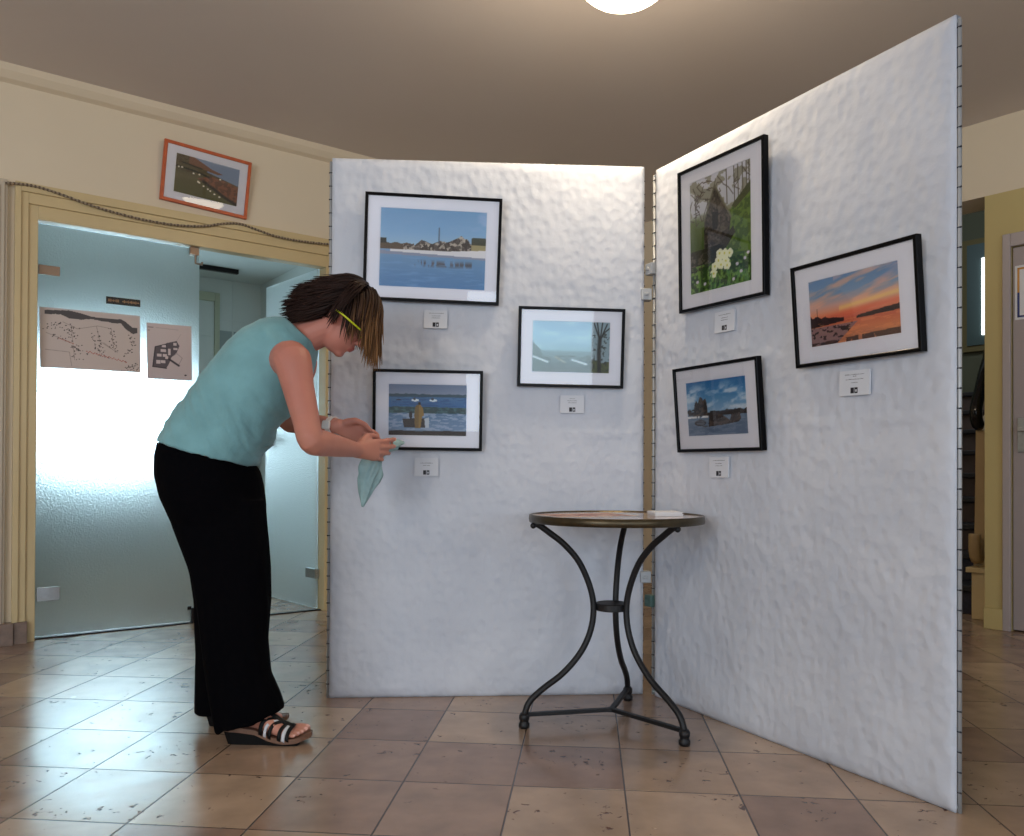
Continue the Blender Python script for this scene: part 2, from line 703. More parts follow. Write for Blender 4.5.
def pic_beach():
    p = Pic(190, 138)
    x, y = p.x, p.y
    p.grad([(0, (108, 148, 182)), (.3, (126, 162, 192)), (.46, (150, 178, 198)), (.5, (124, 152, 180)), (.62, (104, 140, 172)), (1, (78, 122, 164))])
    cl = fbm(x * 4, y * 9, 3)
    p.put(np.clip((cl - .5) * 3, 0, 1) * (y < .45) * np.clip((x - .5) * 2.2, .1, 1), (170, 180, 205), .7)
    n = fbm(x * 30, y * 30, 5)
    top = .47 - .012 * fbm(x * 9, x * 0, 4)
    p.put((x < .32) & (y > .43 + .02 * vnoise(x * 20, y * 0, 2)) & (y < .52), (88, 74, 62))
    p.put(((x < .06) & (y > .385) & (y < .45)), (52, 54, 50))
    prof = .46 - .13 * np.exp(-((x - .76) / .1) ** 2) - .06 * np.exp(-((x - .58) / .08) ** 2) - .05 * np.exp(-((x - .4) / .05) ** 2)
    prof = prof - .03 * (vnoise(x * 34, y * 0, 8) - .3)
    rk = (x > .22) & (x < .9) & (y > prof) & (y < .53)
    p.put(rk, (150, 140, 130))
    p.put(rk & (n > .52), (84, 76, 72))
    p.put(rk & (n < .36), (176, 166, 152))
    p.put(rk & (fbm(x * 60, y * 26, 12) > .56), (66, 58, 54))
    p.put((x > .86) & (y > .35 - .05 * fbm(x * 14, y * 0, 5) + .02) & (y < .45), (66, 70, 58))
    p.put((x > .86) & (y > .43) & (y < .5), (150, 140, 104))
    sand = (y > .525 - .035 * np.clip((x - .6) * 2.5, 0, 1)) & (y < .545 + .045 * x)
    p.put(sand & (x > .1), (206, 204, 206))
    p.put((y > .545 + .045 * x) & (y < .585 + .03 * x), (132, 138, 156))
    ref = np.clip(1 - np.abs(y - .69) / .055, 0, 1) * (x > .33) * (x < .87)
    p.put(ref * (fbm(x * 40, y * 6, 9) > .42), (76, 66, 66), .8)
    p.put(np.clip((fbm(x * 6, y * 50, 2) - .55) * 4, 0, 1) * (y > .62), (120, 158, 196), .4)
    p.put(p.line([(.553, .23), (.553, .42)], .008), (84, 96, 112))
    return p


def pic_boatman():
    p = Pic(170, 112)
    x, y = p.x, p.y
    p.grad([(0, (98, 116, 142)), (.2, (128, 138, 158)), (.24, (70, 112, 150)), (.42, (52, 98, 146)), (.56, (88, 118, 148)), (.88, (110, 134, 162)), (1, (50, 48, 52))])
    p.put((y > .205 - .03 * fbm(x * 18, y * 0, 2)) & (y < .25), (54, 80, 94))
    p.put((fbm(x * 12, y * 40, 7) > .56) & (y > .25) & (y < .43), (42, 80, 124), .6)
    w = (y > .43 + .02 * fbm(x * 6, y * 0, 4)) & (y < .55 + .03 * fbm(x * 9, y * 0, 6))
    p.put(w, (44, 72, 78))
    p.put(w & (fbm(x * 20, y * 30, 3) > .55), (64, 98, 104))
    fo = (y > .56) & (y < .9)
    p.put(fo & (fbm(x * 14, y * 40, 5) > .52), (152, 166, 186), .75)
    p.put(y > .89 + .03 * fbm(x * 8, y * 0, 8), (46, 42, 44))
    for bx in (.34, .57):
        p.put(p.disc(bx, .31, .05, .025), (214, 222, 230))
        p.put(p.disc(bx - .01, .285, .018, .025), (60, 70, 84))
    p.put(p.disc(.13, .31, .035, .014), (44, 56, 72))
    p.put(p.poly([(.18, .67), (.47, .66), (.51, .64), (.5, .84), (.2, .84)]), (52, 50, 54))
    p.put(p.poly([(.46, .67), (.52, .64), (.515, .84), (.47, .84)]), (176, 184, 192))
    p.put(p.disc(.285, .6, .022, .07), (40, 42, 50))
    man = p.poly([(.34, .45), (.36, .4), (.41, .4), (.44, .47), (.455, .6), (.43, .63), (.41, .85), (.34, .85), (.33, .6)])
    p.put(man, (112, 92, 58))
    p.put(man & (x > .39), (138, 112, 66))
    p.put(p.disc(.393, .375, .018, .03), (44, 40, 40))
    return p


def pic_window():
    p = Pic(150, 100)
    x, y = p.x, p.y
    p.grad([(0, (132, 176, 196)), (.3, (150, 192, 208)), (.56, (140, 180, 190)), (.6, (112, 148, 152)), (.8, (92, 122, 124)), (1, (76, 98, 96))])  # pale cyan partly paints the window's reflection into the landscape
    p.put(np.clip((fbm(x * 4, y * 8, 2) - .45) * 3, 0, 1) * (y < .56), (176, 210, 222), .6)
    p.put((y > .62 + .1 * fbm(x * 5, y * 2, 4)) & (fbm(x * 18, y * 18, 3) > .5), (72, 98, 96), .7)
    p.put(p.poly([(0, .4), (.1, .55), (.16, .8), (.1, 1), (0, 1)]), (78, 110, 108), .8)
    p.put(p.line([(.02, .7), (.2, .8)], .02), (196, 214, 220))
    p.put(p.line([(.52, .75), (.7, .83)], .02), (196, 214, 220))
    p.put(p.line([(.3, .7), (.42, .8)], .02), (170, 172, 150), .6)
    r = x > .765
    p.put(r, (128, 148, 156))
    p.put(r & (y > .72 + .1 * fbm(x * 12, y * 0, 3)), (74, 84, 56))
    tr = p.line([(.87, 1), (.86, .6), (.87, .3)], .035)
    for a in ((.79, .02), (.83, .0), (.9, .0), (.96, .04), (.99, .12)):
        tr = np.maximum(tr, p.line([(.87, .36), ((a[0] + .87) / 2, .2), a], .012))
    p.put(tr, (34, 38, 40))
    p.put(r & (fbm(x * 40, y * 30, 5) > .6) & (y > .2), (46, 54, 52), .8)
    return p


def pic_chapel():
    p = Pic(130, 190)
    x, y = p.x, p.y
    p.grad([(0, (196, 196, 204)), (.3, (182, 184, 190)), (.36, (96, 110, 62)), (.6, (74, 92, 44)), (1, (66, 98, 40))])
    n = fbm(x * 26, y * 34, 3)
    p.put((y < .36) & (fbm(x * 9, y * 12, 6) > .52), (132, 130, 112), .8)
    rnd = random.Random(4)
    for k in range(26):
        x0, y0 = rnd.uniform(0, 1), rnd.uniform(.0, .35)
        pts = [(x0, y0)]
        for j in range(4):
            pts.append((pts[-1][0] + rnd.uniform(-.1, .1), pts[-1][1] + rnd.uniform(-.02, .09)))
        p.put(p.line(pts, .004), (72, 62, 54), .9)
    for xx in (.62, .74, .8, .87, .93, .97):
        p.put(p.line([(xx, 0), (xx + .01, .3)], .005), (84, 78, 66))
    hill = p.poly([(.55, .46), (.8, .27), (1, .2), (1, .75), (.5, .7)])
    p.put(hill, (94, 122, 48))
    p.put(hill & (n > .52), (66, 92, 36))
    p.put(p.poly([(.7, .33), (1, .17), (1, .26), (.76, .36)]), (62, 66, 40), .9)
    house = p.poly([(.43, .1), (.69, .42), (.64, .64), (.24, .66), (.25, .4)])
    p.put(house, (66, 58, 50))
    p.put(house & (n > .55), (92, 84, 74))
    p.put(house & (fbm(x * 40, y * 50, 8) > .6), (44, 40, 36))
    p.put(p.line([(.43, .1), (.69, .42)], .008), (112, 108, 88))
    p.put(p.line([(.43, .1), (.25, .38)], .008), (96, 94, 76))
    p.put(p.poly([(.38, .32), (.48, .34), (.47, .48), (.39, .48)]), (20, 20, 22))
    p.put(p.poly([(.0, .62), (.5, .62), (.72, .5), (.76, .56), (.5, .74), (.3, .8), (0, .82)]), (44, 42, 32), .9)
    p.put((x < .35) & (y > .66) & (y < .78) & (n > .5), (92, 86, 72))
    p.put((y > .76) & (n > .55), (40, 66, 26))
    p.put((y > .76) & (n < .4), (110, 146, 66))
    fl = [(.42, .8), (.48, .76), (.55, .72), (.6, .78), (.52, .8), (.58, .71), (.66, .72), (.4, .86), (.62, .82), (.5, .7)]
    for a, b in fl:
        for k in range(5):
            t = k * 2 * math.pi / 5
            p.put(p.disc(a + .03 * math.cos(t), b + .02 * math.sin(t), .03, .02), (222, 226, 196))
        p.put(p.disc(a, b, .015, .011), (200, 196, 92))
    for a, b in ((.12, .9), (.78, .83), (.9, .8), (.84, .9), (.95, .76), (.72, .95), (.25, .93)):
        p.put(p.disc(a, b, .022, .014), (204, 196, 210))
    for k in range(16):
        a = rnd.uniform(0, 1)
        p.put(p.line([(a, 1), (a + rnd.uniform(-.06, .06), rnd.uniform(.85, .93))], .006), (86, 132, 56))
    return p


def pic_sunset():
    p = Pic(180, 120)
    x, y = p.x, p.y
    p.grad([(0, (92, 130, 170)), (.25, (120, 148, 176)), (.42, (196, 160, 150)), (.55, (214, 140, 104)), (.63, (196, 104, 84)), (.66, (190, 98, 72)), (.82, (198, 122, 82)), (1, (168, 110, 84))])
    st = fbm(x * 3 - y * 2, y * 12 + x * 4, 4)
    p.put(np.clip((st - .48) * 4, 0, 1) * (y < .58), (222, 168, 140), .7)
    p.put(np.clip((fbm(x * 3, y * 14 + x * 5, 9) - .5) * 4, 0, 1) * (y < .3) * (x > .3), (190, 160, 166), .6)
    p.put(np.exp(-((y - .47 + .12 * (x - .5)) / .04) ** 2) * (x > .35), (226, 196, 120), .7)
    p.put(np.exp(-((y - .57 + .1 * (x - .5)) / .05) ** 2), (206, 96, 70), .6)
    L = (x < .4) & (y > .63 - .1 * np.clip(1 - x / .38, 0, 1) * (.5 + fbm(x * 22, y * 0, 3))) & (y < .72 - .1 * x)
    p.put(L, (44, 30, 34))
    Rr = (x > .54) & (y > .645 - .13 * (x - .54) - .02 * fbm(x * 20, y * 0, 6)) & (y < .68 - .04 * (x - .54))
    p.put(Rr, (40, 28, 34))
    p.put((y > .66) & (fbm(x * 8, y * 40, 5) > .56), (216, 142, 92), .5)
    sh = (y > .72) & (x < .55 - .9 * (y - .72))
    p.put(sh, (120, 104, 116), .75)
    p.put(sh & (fbm(x * 24, y * 30, 8) > .58), (52, 40, 44))
    p.put((y > .95 - .05 * x) & (fbm(x * 30, y * 8, 2) > .4), (58, 42, 40), .8)
    p.put(p.line([(.09, .44), (.09, .6)], .005), (54, 44, 54))
    return p


def pic_rocks():
    p = Pic(140, 112)
    x, y = p.x, p.y
    p.grad([(0, (42, 104, 156)), (.3, (84, 136, 176)), (.58, (136, 166, 190)), (.62, (108, 128, 148)), (1, (88, 104, 128))])
    cl = fbm(x * 6 + y * 2, y * 9, 3)
    p.put(np.clip((cl - .46) * 4.5, 0, 1) * (y < .55) * np.clip(y * 5, .2, 1), (204, 212, 220), .85)
    p.put((y > .58 - .05 * fbm(x * 16, y * 0, 3) * (x > .4)) & (y < .645) & (x > .1), (58, 52, 50))
    n = fbm(x * 22, y * 22, 6)
    r1 = p.poly([(.1, .64), (.14, .4), (.17, .35), (.2, .4), (.23, .29), (.27, .3), (.29, .36), (.33, .32), (.35, .4), (.36, .62)])
    p.put(r1 | ((x < .12) & (y > .5) & (y < .62) & (n > .4)), (50, 46, 46))
    p.put((x < .36) & (np.abs(y - .655) < .018) & (vnoise(x * 40, y * 10, 2) > .35), (222, 222, 224))
    r2 = p.poly([(.36, .84), (.38, .64), (.5, .6), (.6, .64), (.72, .74), (.75, .64), (.88, .62), (.9, .72), (.86, .78), (.6, .82)])
    p.put(r2, (56, 48, 46))
    p.put((r1 | r2) & (n > .55), (80, 68, 62))
    p.put(p.disc(.22, .76, .1, .06), (58, 52, 52))
    p.put(p.disc(.3, .83, .05, .018), (50, 46, 46))
    p.put((y > .7) & (fbm(x * 8, y * 36, 4) > .56) & ~r2, (128, 140, 160), .5)
    return p


def pic_fields():
    p = Pic(150, 96)
    x, y = p.x, p.y
    p.grad([(0, (92, 80, 58)), (1, (84, 84, 50))])
    n = fbm(x * 20, y * 20, 3)
    p.put((y < .42) & (n > .5), (78, 66, 44))
    sea = p.poly([(.28, -.1), (1.1, -.1), (1.1, .5), (.86, .42), (.62, .34), (.48, .3), (.5, .22), (.3, .06)])
    p.put(sea, (122, 138, 162))
    p.put(p.poly([(.2, -.1), (.3, .02), (.56, .2), (.74, .26), (.66, .3), (.46, .26), (.2, .2)]), (118, 82, 62))
    p.put(p.poly([(.3, -.1), (1.1, -.1), (1.1, .02), (.5, .02)]), (196, 204, 214), .6)
    br = p.poly([(.34, .52), (.55, .38), (.8, .42), (1, .5), (1, .95), (.7, .8), (.5, .62)])
    p.put(br, (122, 76, 54))
    p.put(br & (n > .52), (92, 58, 42))
    p.put(p.line([(0, .32), (.3, .35), (.52, .42)], .02), (34, 36, 24))
    p.put(p.line([(.1, .2), (.4, .25)], .016), (42, 40, 28))
    p.put(p.line([(.44, .56), (.6, .68), (.8, .84), (1, .97)], .035), (38, 32, 26))
    for a, b in ((.36, .6), (.38, .62), (.45, .68), (.52, .73), (.56, .76), (.63, .82), (.71, .86), (.1, .33), (.28, .42), (.37, .41), (.05, .34), (.7, .4)):
        p.put(p.disc(a, b, .016, .022), (226, 216, 200))
    return p


def pic_map():
    p = Pic(220, 140)
    x, y = p.x, p.y
    p.grad([(0, (200, 186, 180)), (1, (204, 188, 182))])
    bt = .05 + .03 * fbm(x * 8, y * 0, 3)
    lo = np.interp(p.x, [0, .2, .28, .4, .5, .6, .72, .8, .85, .92, 1], [.12, .1, .15, .16, .13, .15, .17, .16, .26, .33, .3])
    hi = np.interp(p.x, [0, .2, .28, .4, .5, .6, .72, .8, .85, .92, 1], [.05, .03, .02, .05, .09, .1, .1, .09, .13, .22, .22])
    p.put((y < lo + .02 * (fbm(x * 20, y * 9, 5) - .5)) & (y > hi) & (x > .05) & (x < .97), (78, 74, 76))
    rnd = random.Random(11)

    def dots(path, k, spread):
        for i in range(k):
            t = rnd.random() * (len(path) - 1)
            a, b = path[int(t)], path[int(t) + 1]
            f = t - int(t)
            cx, cy = a[0] + (b[0] - a[0]) * f + rnd.gauss(0, spread), a[1] + (b[1] - a[1]) * f + rnd.gauss(0, spread * 1.3)
            p.put(p.disc(cx, cy, rnd.uniform(.004, .009), rnd.uniform(.006, .011)), (70, 62, 62))
    dots([(.05, .25), (.2, .3), (.3, .35)], 24, .035)
    dots([(.3, .28), (.33, .5), (.36, .85)], 46, .03)
    dots([(.48, .35), (.55, .6), (.58, .75)], 24, .012)
    dots([(.55, .3), (.58, .55), (.62, .75)], 20, .01)
    dots([(.7, .25), (.72, .5), (.76, .68)], 28, .018)
    dots([(.9, .32), (.92, .55), (.84, .74)], 34, .018)
    dots([(.85, .94), (.98, .9)], 30, .04)
    dots([(.08, .45), (.24, .52), (.4, .7), (.7, .78)], 24, .012)
    for path in ([(.22, .22), (.36, .32), (.56, .24), (.7, .27)], [(.55, .25), (.58, .5), (.7, .62)], [(.06, .42), (.3, .56)], [(.7, .27), (.72, .6), (.76, .68)],
                 [(.3, .3), (.33, .85)], [(.05, .7), (.28, .72), (.3, .95)], [(.62, .52), (.74, .66)]):
        p.put(p.line(path, .004), (132, 118, 110), .8)
    for k in range(26):
        t = k / 25
        cx = .45 + .4 * t
        p.put(p.disc(cx, .69 + .14 * t + .012 * math.sin(k * 2.1), .008, .008), (180, 92, 80))
    for k in range(10):
        p.put(p.disc(.18 + .015 * k, .5 + .008 * k, .006, .008), (176, 96, 84))
    b = (x < .012) | (x > .988) | (y < .02) | (y > .98)
    p.put(b, (208, 194, 190))
    return p


def pic_plan():
    p = Pic(110, 140)
    x, y = p.x, p.y
    p.grad([(0, (206, 190, 188)), (1, (198, 184, 186))])
    body = p.poly([(.18, .42), (.4, .36), (.44, .34), (.66, .29), (.72, .38), (.66, .5), (.53, .6), (.5, .68), (.42, .8), (.12, .78), (.16, .55)])
    p.put(body, (92, 84, 92))
    for (a, b, w, h) in ((.33, .38, .1, .04), (.3, .46, .12, .05), (.22, .54, .1, .05), (.34, .54, .1, .05), (.46, .44, .06, .12), (.58, .33, .08, .05), (.58, .42, .09, .04),
                         (.2, .66, .09, .06), (.3, .66, .1, .05), (.4, .58, .06, .05)):
        p.put((np.abs(x - a - w / 2) < w / 2) & (np.abs(y - b - h / 2) < h / 2), (206, 192, 194))
    p.put(p.line([(.18, .42), (.42, .36), (.44, .47)], .006), (48, 44, 54))
    p.put(p.line([(.12, .78), (.18, .42)], .008), (48, 44, 54))
    p.put(p.line([(.12, .78), (.42, .8)], .008), (48, 44, 54))
    p.put(p.line([(.48, .63), (.7, .74)], .016), (50, 46, 56))
    p.put(p.line([(.55, .58), (.66, .52), (.78, .6), (.7, .72)], .004), (140, 128, 132))
    p.put(p.line([(.66, .29), (.76, .16)], .003), (170, 158, 160))
    p.put(p.line([(.03, .075), (.14, .075)], .006), (100, 92, 98), .8)
    p.put(p.line([(.2, .075), (.7, .09)], .004), (150, 138, 142), .6)
    p.put(p.line([(.03, .13), (.06, .13)], .006), (100, 92, 98), .8)
    p.put(p.disc(.85, .91, .03, .014), (70, 62, 70))
    return p


# ================================================================== THE ROOM
WL = frame_matrix((-2.34, 4.0, 0), (0.8, 0.6))         # wall with the glass doors
WR = frame_matrix((2.59, 4.46, 0), (0.65, -0.76))      # wall with the lilac door
CEIL = 2.78
OPW, OPH = 1.51, 2.07

# floor
bm = bmesh.new()
quad(bm, [(-9, -3.4, 0), (9, -3.4, 0), (9, 10, 0), (-9, 10, 0)])
struct(obj('floor', bm, M['floor']))
# ceiling
bm = bmesh.new()
cpoly = [WL @ Vector((-6.3, 0.0, CEIL)), WL @ Vector((4.35, 0.0, CEIL)), WR @ Vector((6.4, 0.0, CEIL)), Vector((6.8, -3.3, CEIL)), Vector((-7.6, -3.3, CEIL))]
quad(bm, cpoly)
r = bmesh.ops.extrude_face_region(bm, geom=list(bm.faces))
for v in r['geom']:
    if isinstance(v, bmesh.types.BMVert):
        v.co.z += 0.1
struct(obj('ceiling', bm, M['ceil']))
# left wall
bm = bmesh.new()
box(bm, -6.3, -0.012, 0, 0.12, 0, CEIL, WL)
box(bm, OPW + 0.012, 4.35, 0, 0.12, 0, CEIL, WL)
box(bm, -0.012, OPW + 0.012, 0, 0.06, OPH + 0.012, CEIL, WL)
struct(obj('wall_left', bm, M['wall']))
# cove where the left wall meets the ceiling
bm = bmesh.new()
prism(bm, [(0, 0), (0.07, 0), (0.058, -0.03), (0.03, -0.058), (0, -0.07)], 0, 10.6,
      WL @ Matrix.Translation((-6.3, 0, CEIL)) @ Matrix.Rotation(R(-90), 4, 'Z'))
struct(obj('trim_4', bm, M['wall']))
# rear wall behind the viewer with two windows
bm = bmesh.new()
wins = [(-4.6, -1.5, 0.7, 2.3), (0.26, 1.72, 0.45, 2.25), (3.0, 5.0, 0.8, 2.3)]
xs = -7.6
for (a, b, c, d) in wins:
    box(bm, xs, a, -3.45, -3.3, 0, CEIL)
    box(bm, a, b, -3.45, -3.3, 0, c)
    box(bm, a, b, -3.45, -3.3, d, CEIL)
    xs = b
box(bm, xs, 6.8, -3.45, -3.3, 0, CEIL)
struct(obj('wall_rear', bm, M['wall']))
a0 = WL @ Vector((-6.3, 0, 0))
bm = bmesh.new()
box(bm, -7.75, -7.6, -3.45, a0.y + 0.1, 0, CEIL)
struct(obj('wall_side', bm, M['wall']))
b0 = WR @ Vector((6.4, 0, 0))
bm = bmesh.new()
box(bm, 6.75, 6.9, -3.45, b0.y + 0.1, 0, CEIL)
struct(obj('wall_far_side', bm, M['wall']))

# casing round the glass doors: stepped profile
bm = bmesh.new()
CW, CT = 0.10, 0.165
for (i0, i1, y) in ((0.0, 0.26, -0.036), (0.26, 0.58, -0.024), (0.58, 1.0, -0.012)):
    # i: share of the width counted from the outer edge; mitred frame, each step set back from the last
    xa, xb, za, zb = -CW * (1 - i0), -CW * (1 - i1), OPH + CT * (1 - i0), OPH + CT * (1 - i1)
    box(bm, xa, xb, y, 0, 0.0, za, WL)
    box(bm, OPW - xb, OPW - xa, y, 0, 0.0, za, WL)
    box(bm, xb, OPW - xb, y, 0, zb, za, WL)
# jamb lining
box(bm, -0.012, 0.0, 0.0, 0.12, 0, OPH, WL)
box(bm, OPW, OPW + 0.012, 0.0, 0.12, 0, OPH, WL)
box(bm, -0.012, OPW + 0.012, 0.0, 0.06, OPH, OPH + 0.012, WL)
struct(obj('trim_1', bm, M['casing'], bevel=0.002))
# pale trim at the picture's left edge
bm = bmesh.new()
sx, _ = hit(5.5, 400, WL)
box(bm, sx - 0.5, sx, -0.03, 0, 0.1, 2.235, WL)
box(bm, sx - 0.5, sx - 0.012, -0.04, -0.03, 0.1, 2.222, WL)
box(bm, sx - 0.5, sx - 0.035, -0.05, -0.04, 0.1, 2.20, WL)
struct(obj('trim_2', bm, M['cream_trim'], bevel=0.004))
# stone skirting
bm = bmesh.new()
s26, _ = hit(26, 640, WL)
s12, _ = hit(12, 640, WL)
box(bm, -3.0, s12 - 0.001, -0.06, 0, 0, 0.105, WL)
box(bm, s12 + 0.001, s26, -0.045, 0, 0, 0.105, WL)
struct(obj('baseboard_left', bm, M['stone'], bevel=0.002))

# glass doors ------------------------------------------------------
bm = bmesh.new()
box(bm, 0.004, 0.785, 0.045, 0.055, 0.012, OPH - 0.001, WL)
d1 = struct(obj('door_1', bm, M['frosted']))


def plate(name, px0, px1, py0, py1, y0, y1, m, mw, parent):
    x0, z1 = hit(px0, py0, mw, -y0)
    x1, z0 = hit(px1, py1, mw, -y0)
    b = bmesh.new()
    box(b, x0, x1, y0, y1, z0, z1, mw)
    return obj(name, b, m, parent, bevel=0.002)


plate('hinge_plate', 38.5, 60, 264, 276.5, 0.036, 0.045, M['bronze_plate'], WL, d1)
plate('hinge_plate', 36.5, 60, 588, 600, 0.036, 0.045, M['steel'], WL, d1)
x0, z1 = hit(190, 248, WL, -0.03)
bm = bmesh.new()
box(bm, x0, x0 + 0.045, 0.02, 0.07, z1 - 0.035, z1 + 0.02, WL)
tube(bm, [WL @ Vector((x0 + 0.03, 0.03, z1 - 0.035)), WL @ Vector((x0 + 0.03, 0.03, z1 - 0.08)), WL @ Vector((x0 + 0.065, 0.03, z1 - 0.082)), WL @ Vector((x0 + 0.065, 0.03, z1 - 0.068))], 0.006)
obj('latch', bm, M['bronze_plate'], d1)
bm = bmesh.new()
x0, z1 = hit(192, 613, WL, -0.03)
box(bm, x0 - 0.0, x0 + 0.04, 0.03, 0.075, 0.0, 0.085, WL)
box(bm, x0 - 0.02, x0, 0.04, 0.06, 0.075, 0.095, WL)
obj('floor_bolt', bm, M['dark_metal'], d1, bevel=0.002)

# open leaf
hinge = WL @ Vector((1.49, 0.05, 0))
free = P(265, 598, 5.45)
free.z = 0
DL = frame_matrix((free.x, free.y, 0), (hinge.x - free.x, hinge.y - free.y))
LW = (hinge - free).length
bm = bmesh.new()
box(bm, 0, LW, -0.005, 0.005, 0.012, OPH - 0.001, DL)
d2 = struct(obj('door_2', bm, M['frosted']))
bm = bmesh.new()
zc = EYE + (HY - 440) / F_PX * 5.4
box(bm, 0.02, 0.09, -0.02, 0.02, zc - 0.05, zc + 0.05, DL)
tube(bm, [DL @ Vector((0.055, -0.02, zc)), DL @ Vector((0.055, -0.055, zc)), DL @ Vector((0.17, -0.06, zc - 0.015))], 0.009)
tube(bm, [DL @ Vector((0.055, 0.02, zc)), DL @ Vector((0.055, 0.055, zc)), DL @ Vector((0.17, 0.06, zc - 0.015))], 0.009)
obj('lever_handle', bm, M['dark_metal'], d2)
bm = bmesh.new()
box(bm, LW - 0.12, LW, -0.014, 0.014, 0.19, 0.25, DL)
obj('hinge_plate', bm, M['steel'], d2, bevel=0.002)
bm = bmesh.new()
box(bm, LW - 0.12, LW, -0.014, 0.014, 1.86, 1.92, DL)
obj('hinge_plate', bm, M['steel'], d2, bevel=0.002)
# threshold strip
bm = bmesh.new()
box(bm, 0, OPW, 0.035, 0.065, 0, 0.006, WL)
struct(obj('trim_3', bm, M['dark_metal']))

# vestibule behind the glass doors
VB, VR, VC = 2.2, 1.90, 2.42
bm = bmesh.new()
wa0, wa1, wz0, wz1 = 0.24, 1.22, 0.92, 1.66
box(bm, -1.6, wa0, VB, VB + 0.1, 0, 2.0, WL)
box(bm, wa1, VR, VB, VB + 0.1, 0, 2.0, WL)
box(bm, wa0, wa1, VB, VB + 0.1, 0.32, wz0, WL, 2)
box(bm, wa0, wa1, VB, VB + 0.1, 0, 0.32, WL, 1)  # pale foot of the wall: extra light put into its colour
box(bm, wa0, wa1, VB, VB + 0.1, wz1, 2.0, WL)
box(bm, -1.6, VR, VB, VB + 0.1, 2.0, VC, WL, 1)
for a in (1.66,):
    box(bm, a, a + 0.012, VB - 0.006, VB, 0, VC, WL, 1)
box(bm, wa1, VR, VB - 0.004, VB, 2.085, 2.095, WL, 1)
box(bm, VR, VR + 0.1, 0.12, VB + 0.1, 0, VC, WL, 1)
box(bm, -1.7, -1.6, 0.12, VB + 0.1, 0, VC, WL, 1)
struct(obj('wall_vestibule', bm, [M['vest_wall'], M['vest_up'], mat('vestibule_dark_panel', S(66, 78, 84), 0.5)]))
bm = bmesh.new()
box(bm, -1.7, VR + 0.1, 0.06, VB + 0.1, VC, VC + 0.06, WL)
struct(obj('ceiling_vestibule', bm, M['vest_up']))
# the bright outside beyond the vestibule window
bm = bmesh.new()
quad(bm, [WL @ Vector((wa0 - 0.3, VB + 0.3, wz0 - 0.2)), WL @ Vector((wa1 + 0.3, VB + 0.3, wz0 - 0.2)),
          WL @ Vector((wa1 + 0.3, VB + 0.3, wz1 + 0.3)), WL @ Vector((wa0 - 0.3, VB + 0.3, wz1 + 0.3))])
w1 = struct(obj('window_1', bm, M['sky_out']))
# inner door of the vestibule seen through the gap
bm = bmesh.new()
VBm = WL @ Matrix.Translation((0, VB, 0))
xa, zt = hit(219, 294, VBm)
xb, _ = hit(214, 294, VBm)
box(bm, xb, xa, VB - 0.03, VB, 0, zt, WL)
box(bm, xb - 0.35, xb, VB - 0.03, VB, zt - 0.07, zt, WL)
tt = struct(obj('trim_5', bm, M['vest_trim'], bevel=0.003))
bm = bmesh.new()
box(bm, xb - 0.35, xb, VB - 0.012, VB, 0, zt - 0.07, WL)
_, zz = hit(210, 334, VBm)
box(bm, xb - 0.35, xb - 0.02, VB - 0.024, VB - 0.012, zz - 0.02, zz, WL)
struct(obj('door_4', bm, M['vest_up'], bevel=0.003))
# rail lamp under the vestibule ceiling
x0, z0 = hit(203, 272, VBm, 0.4)
x1, z1 = hit(238, 277, VBm, 0.4)
bm = bmesh.new()
box(bm, x0 - 0.5, x1, VB - 0.42, VB - 0.38, VC - 0.035, VC, WL)
o = tag(obj('ceiling_rail', bm, M['dark_metal'], bevel=0.003), 'thin dark rail fixed under the pale ceiling beyond the glass doors', 'ceiling rail')

# right wall: lintel band, yellow pillar, doorway to the stairs
bm = bmesh.new()
ZB = 2.365
box(bm, -2.9, 6.4, 0, 0.25, ZB, CEIL, WR, 1)
sd0, _ = hit(1003.5, 400, WR)
sd1, zdt = hit(1011.5, 247, WR)
sd2 = sd1 + 0.86
box(bm, 0, sd1, 0, 0.25, 0, ZB, WR, 0)
box(bm, sd1, sd2, 0, 0.25, zdt, ZB, WR, 0)
box(bm, sd2, 6.4, 0, 0.25, 0, ZB, WR, 0)
box(bm, -2.9, -1.35, 0, 0.25, 0, ZB, WR, 1)
struct(obj('wall_right', bm, [M['yellow'], M['wall_up']]))
bm = bmesh.new()
box(bm, sd0, sd1, -0.02, 0.0, 0, zdt + 0.07, WR)
box(bm, sd1, sd2, -0.02, 0.0, zdt, zdt + 0.07, WR)
box(bm, sd2, sd2 + 0.07, -0.02, 0.0, 0, zdt + 0.07, WR)
struct(obj('trim_6', bm, M['lilac'], bevel=0.004))
bm = bmesh.new()
box(bm, sd1 + 0.004, sd2 - 0.004, 0.008, 0.045, 0.008, zdt - 0.004, WR)
d3 = struct(obj('door_3', bm, M['lilac_dark'], bevel=0.003))
bm = bmesh.new()
x0, z1 = hit(1017.5, 418, WR)
x1, z0 = hit(1030, 452, WR)
box(bm, x0, x0 + 0.045, -0.004, 0.008, z0, z1, WR)
box(bm, x0 + 0.012, x0 + 0.033, -0.03, -0.004, z1 - 0.075, z1 - 0.05, WR)
box(bm, x0 + 0.012, x0 + 0.13, -0.045, -0.03, z1 - 0.075, z1 - 0.055, WR)
obj('door_handle', bm, M['steel'], d3, bevel=0.003)
bm = bmesh.new()
x0, z1 = hit(988, 608, WR, 0.015)
x1, _ = hit(1004, 608, WR, 0.015)
box(bm, 0.0, x1, -0.018, 0, 0, z1, WR)
struct(obj('baseboard_right', bm, M['yellow'], bevel=0.003))

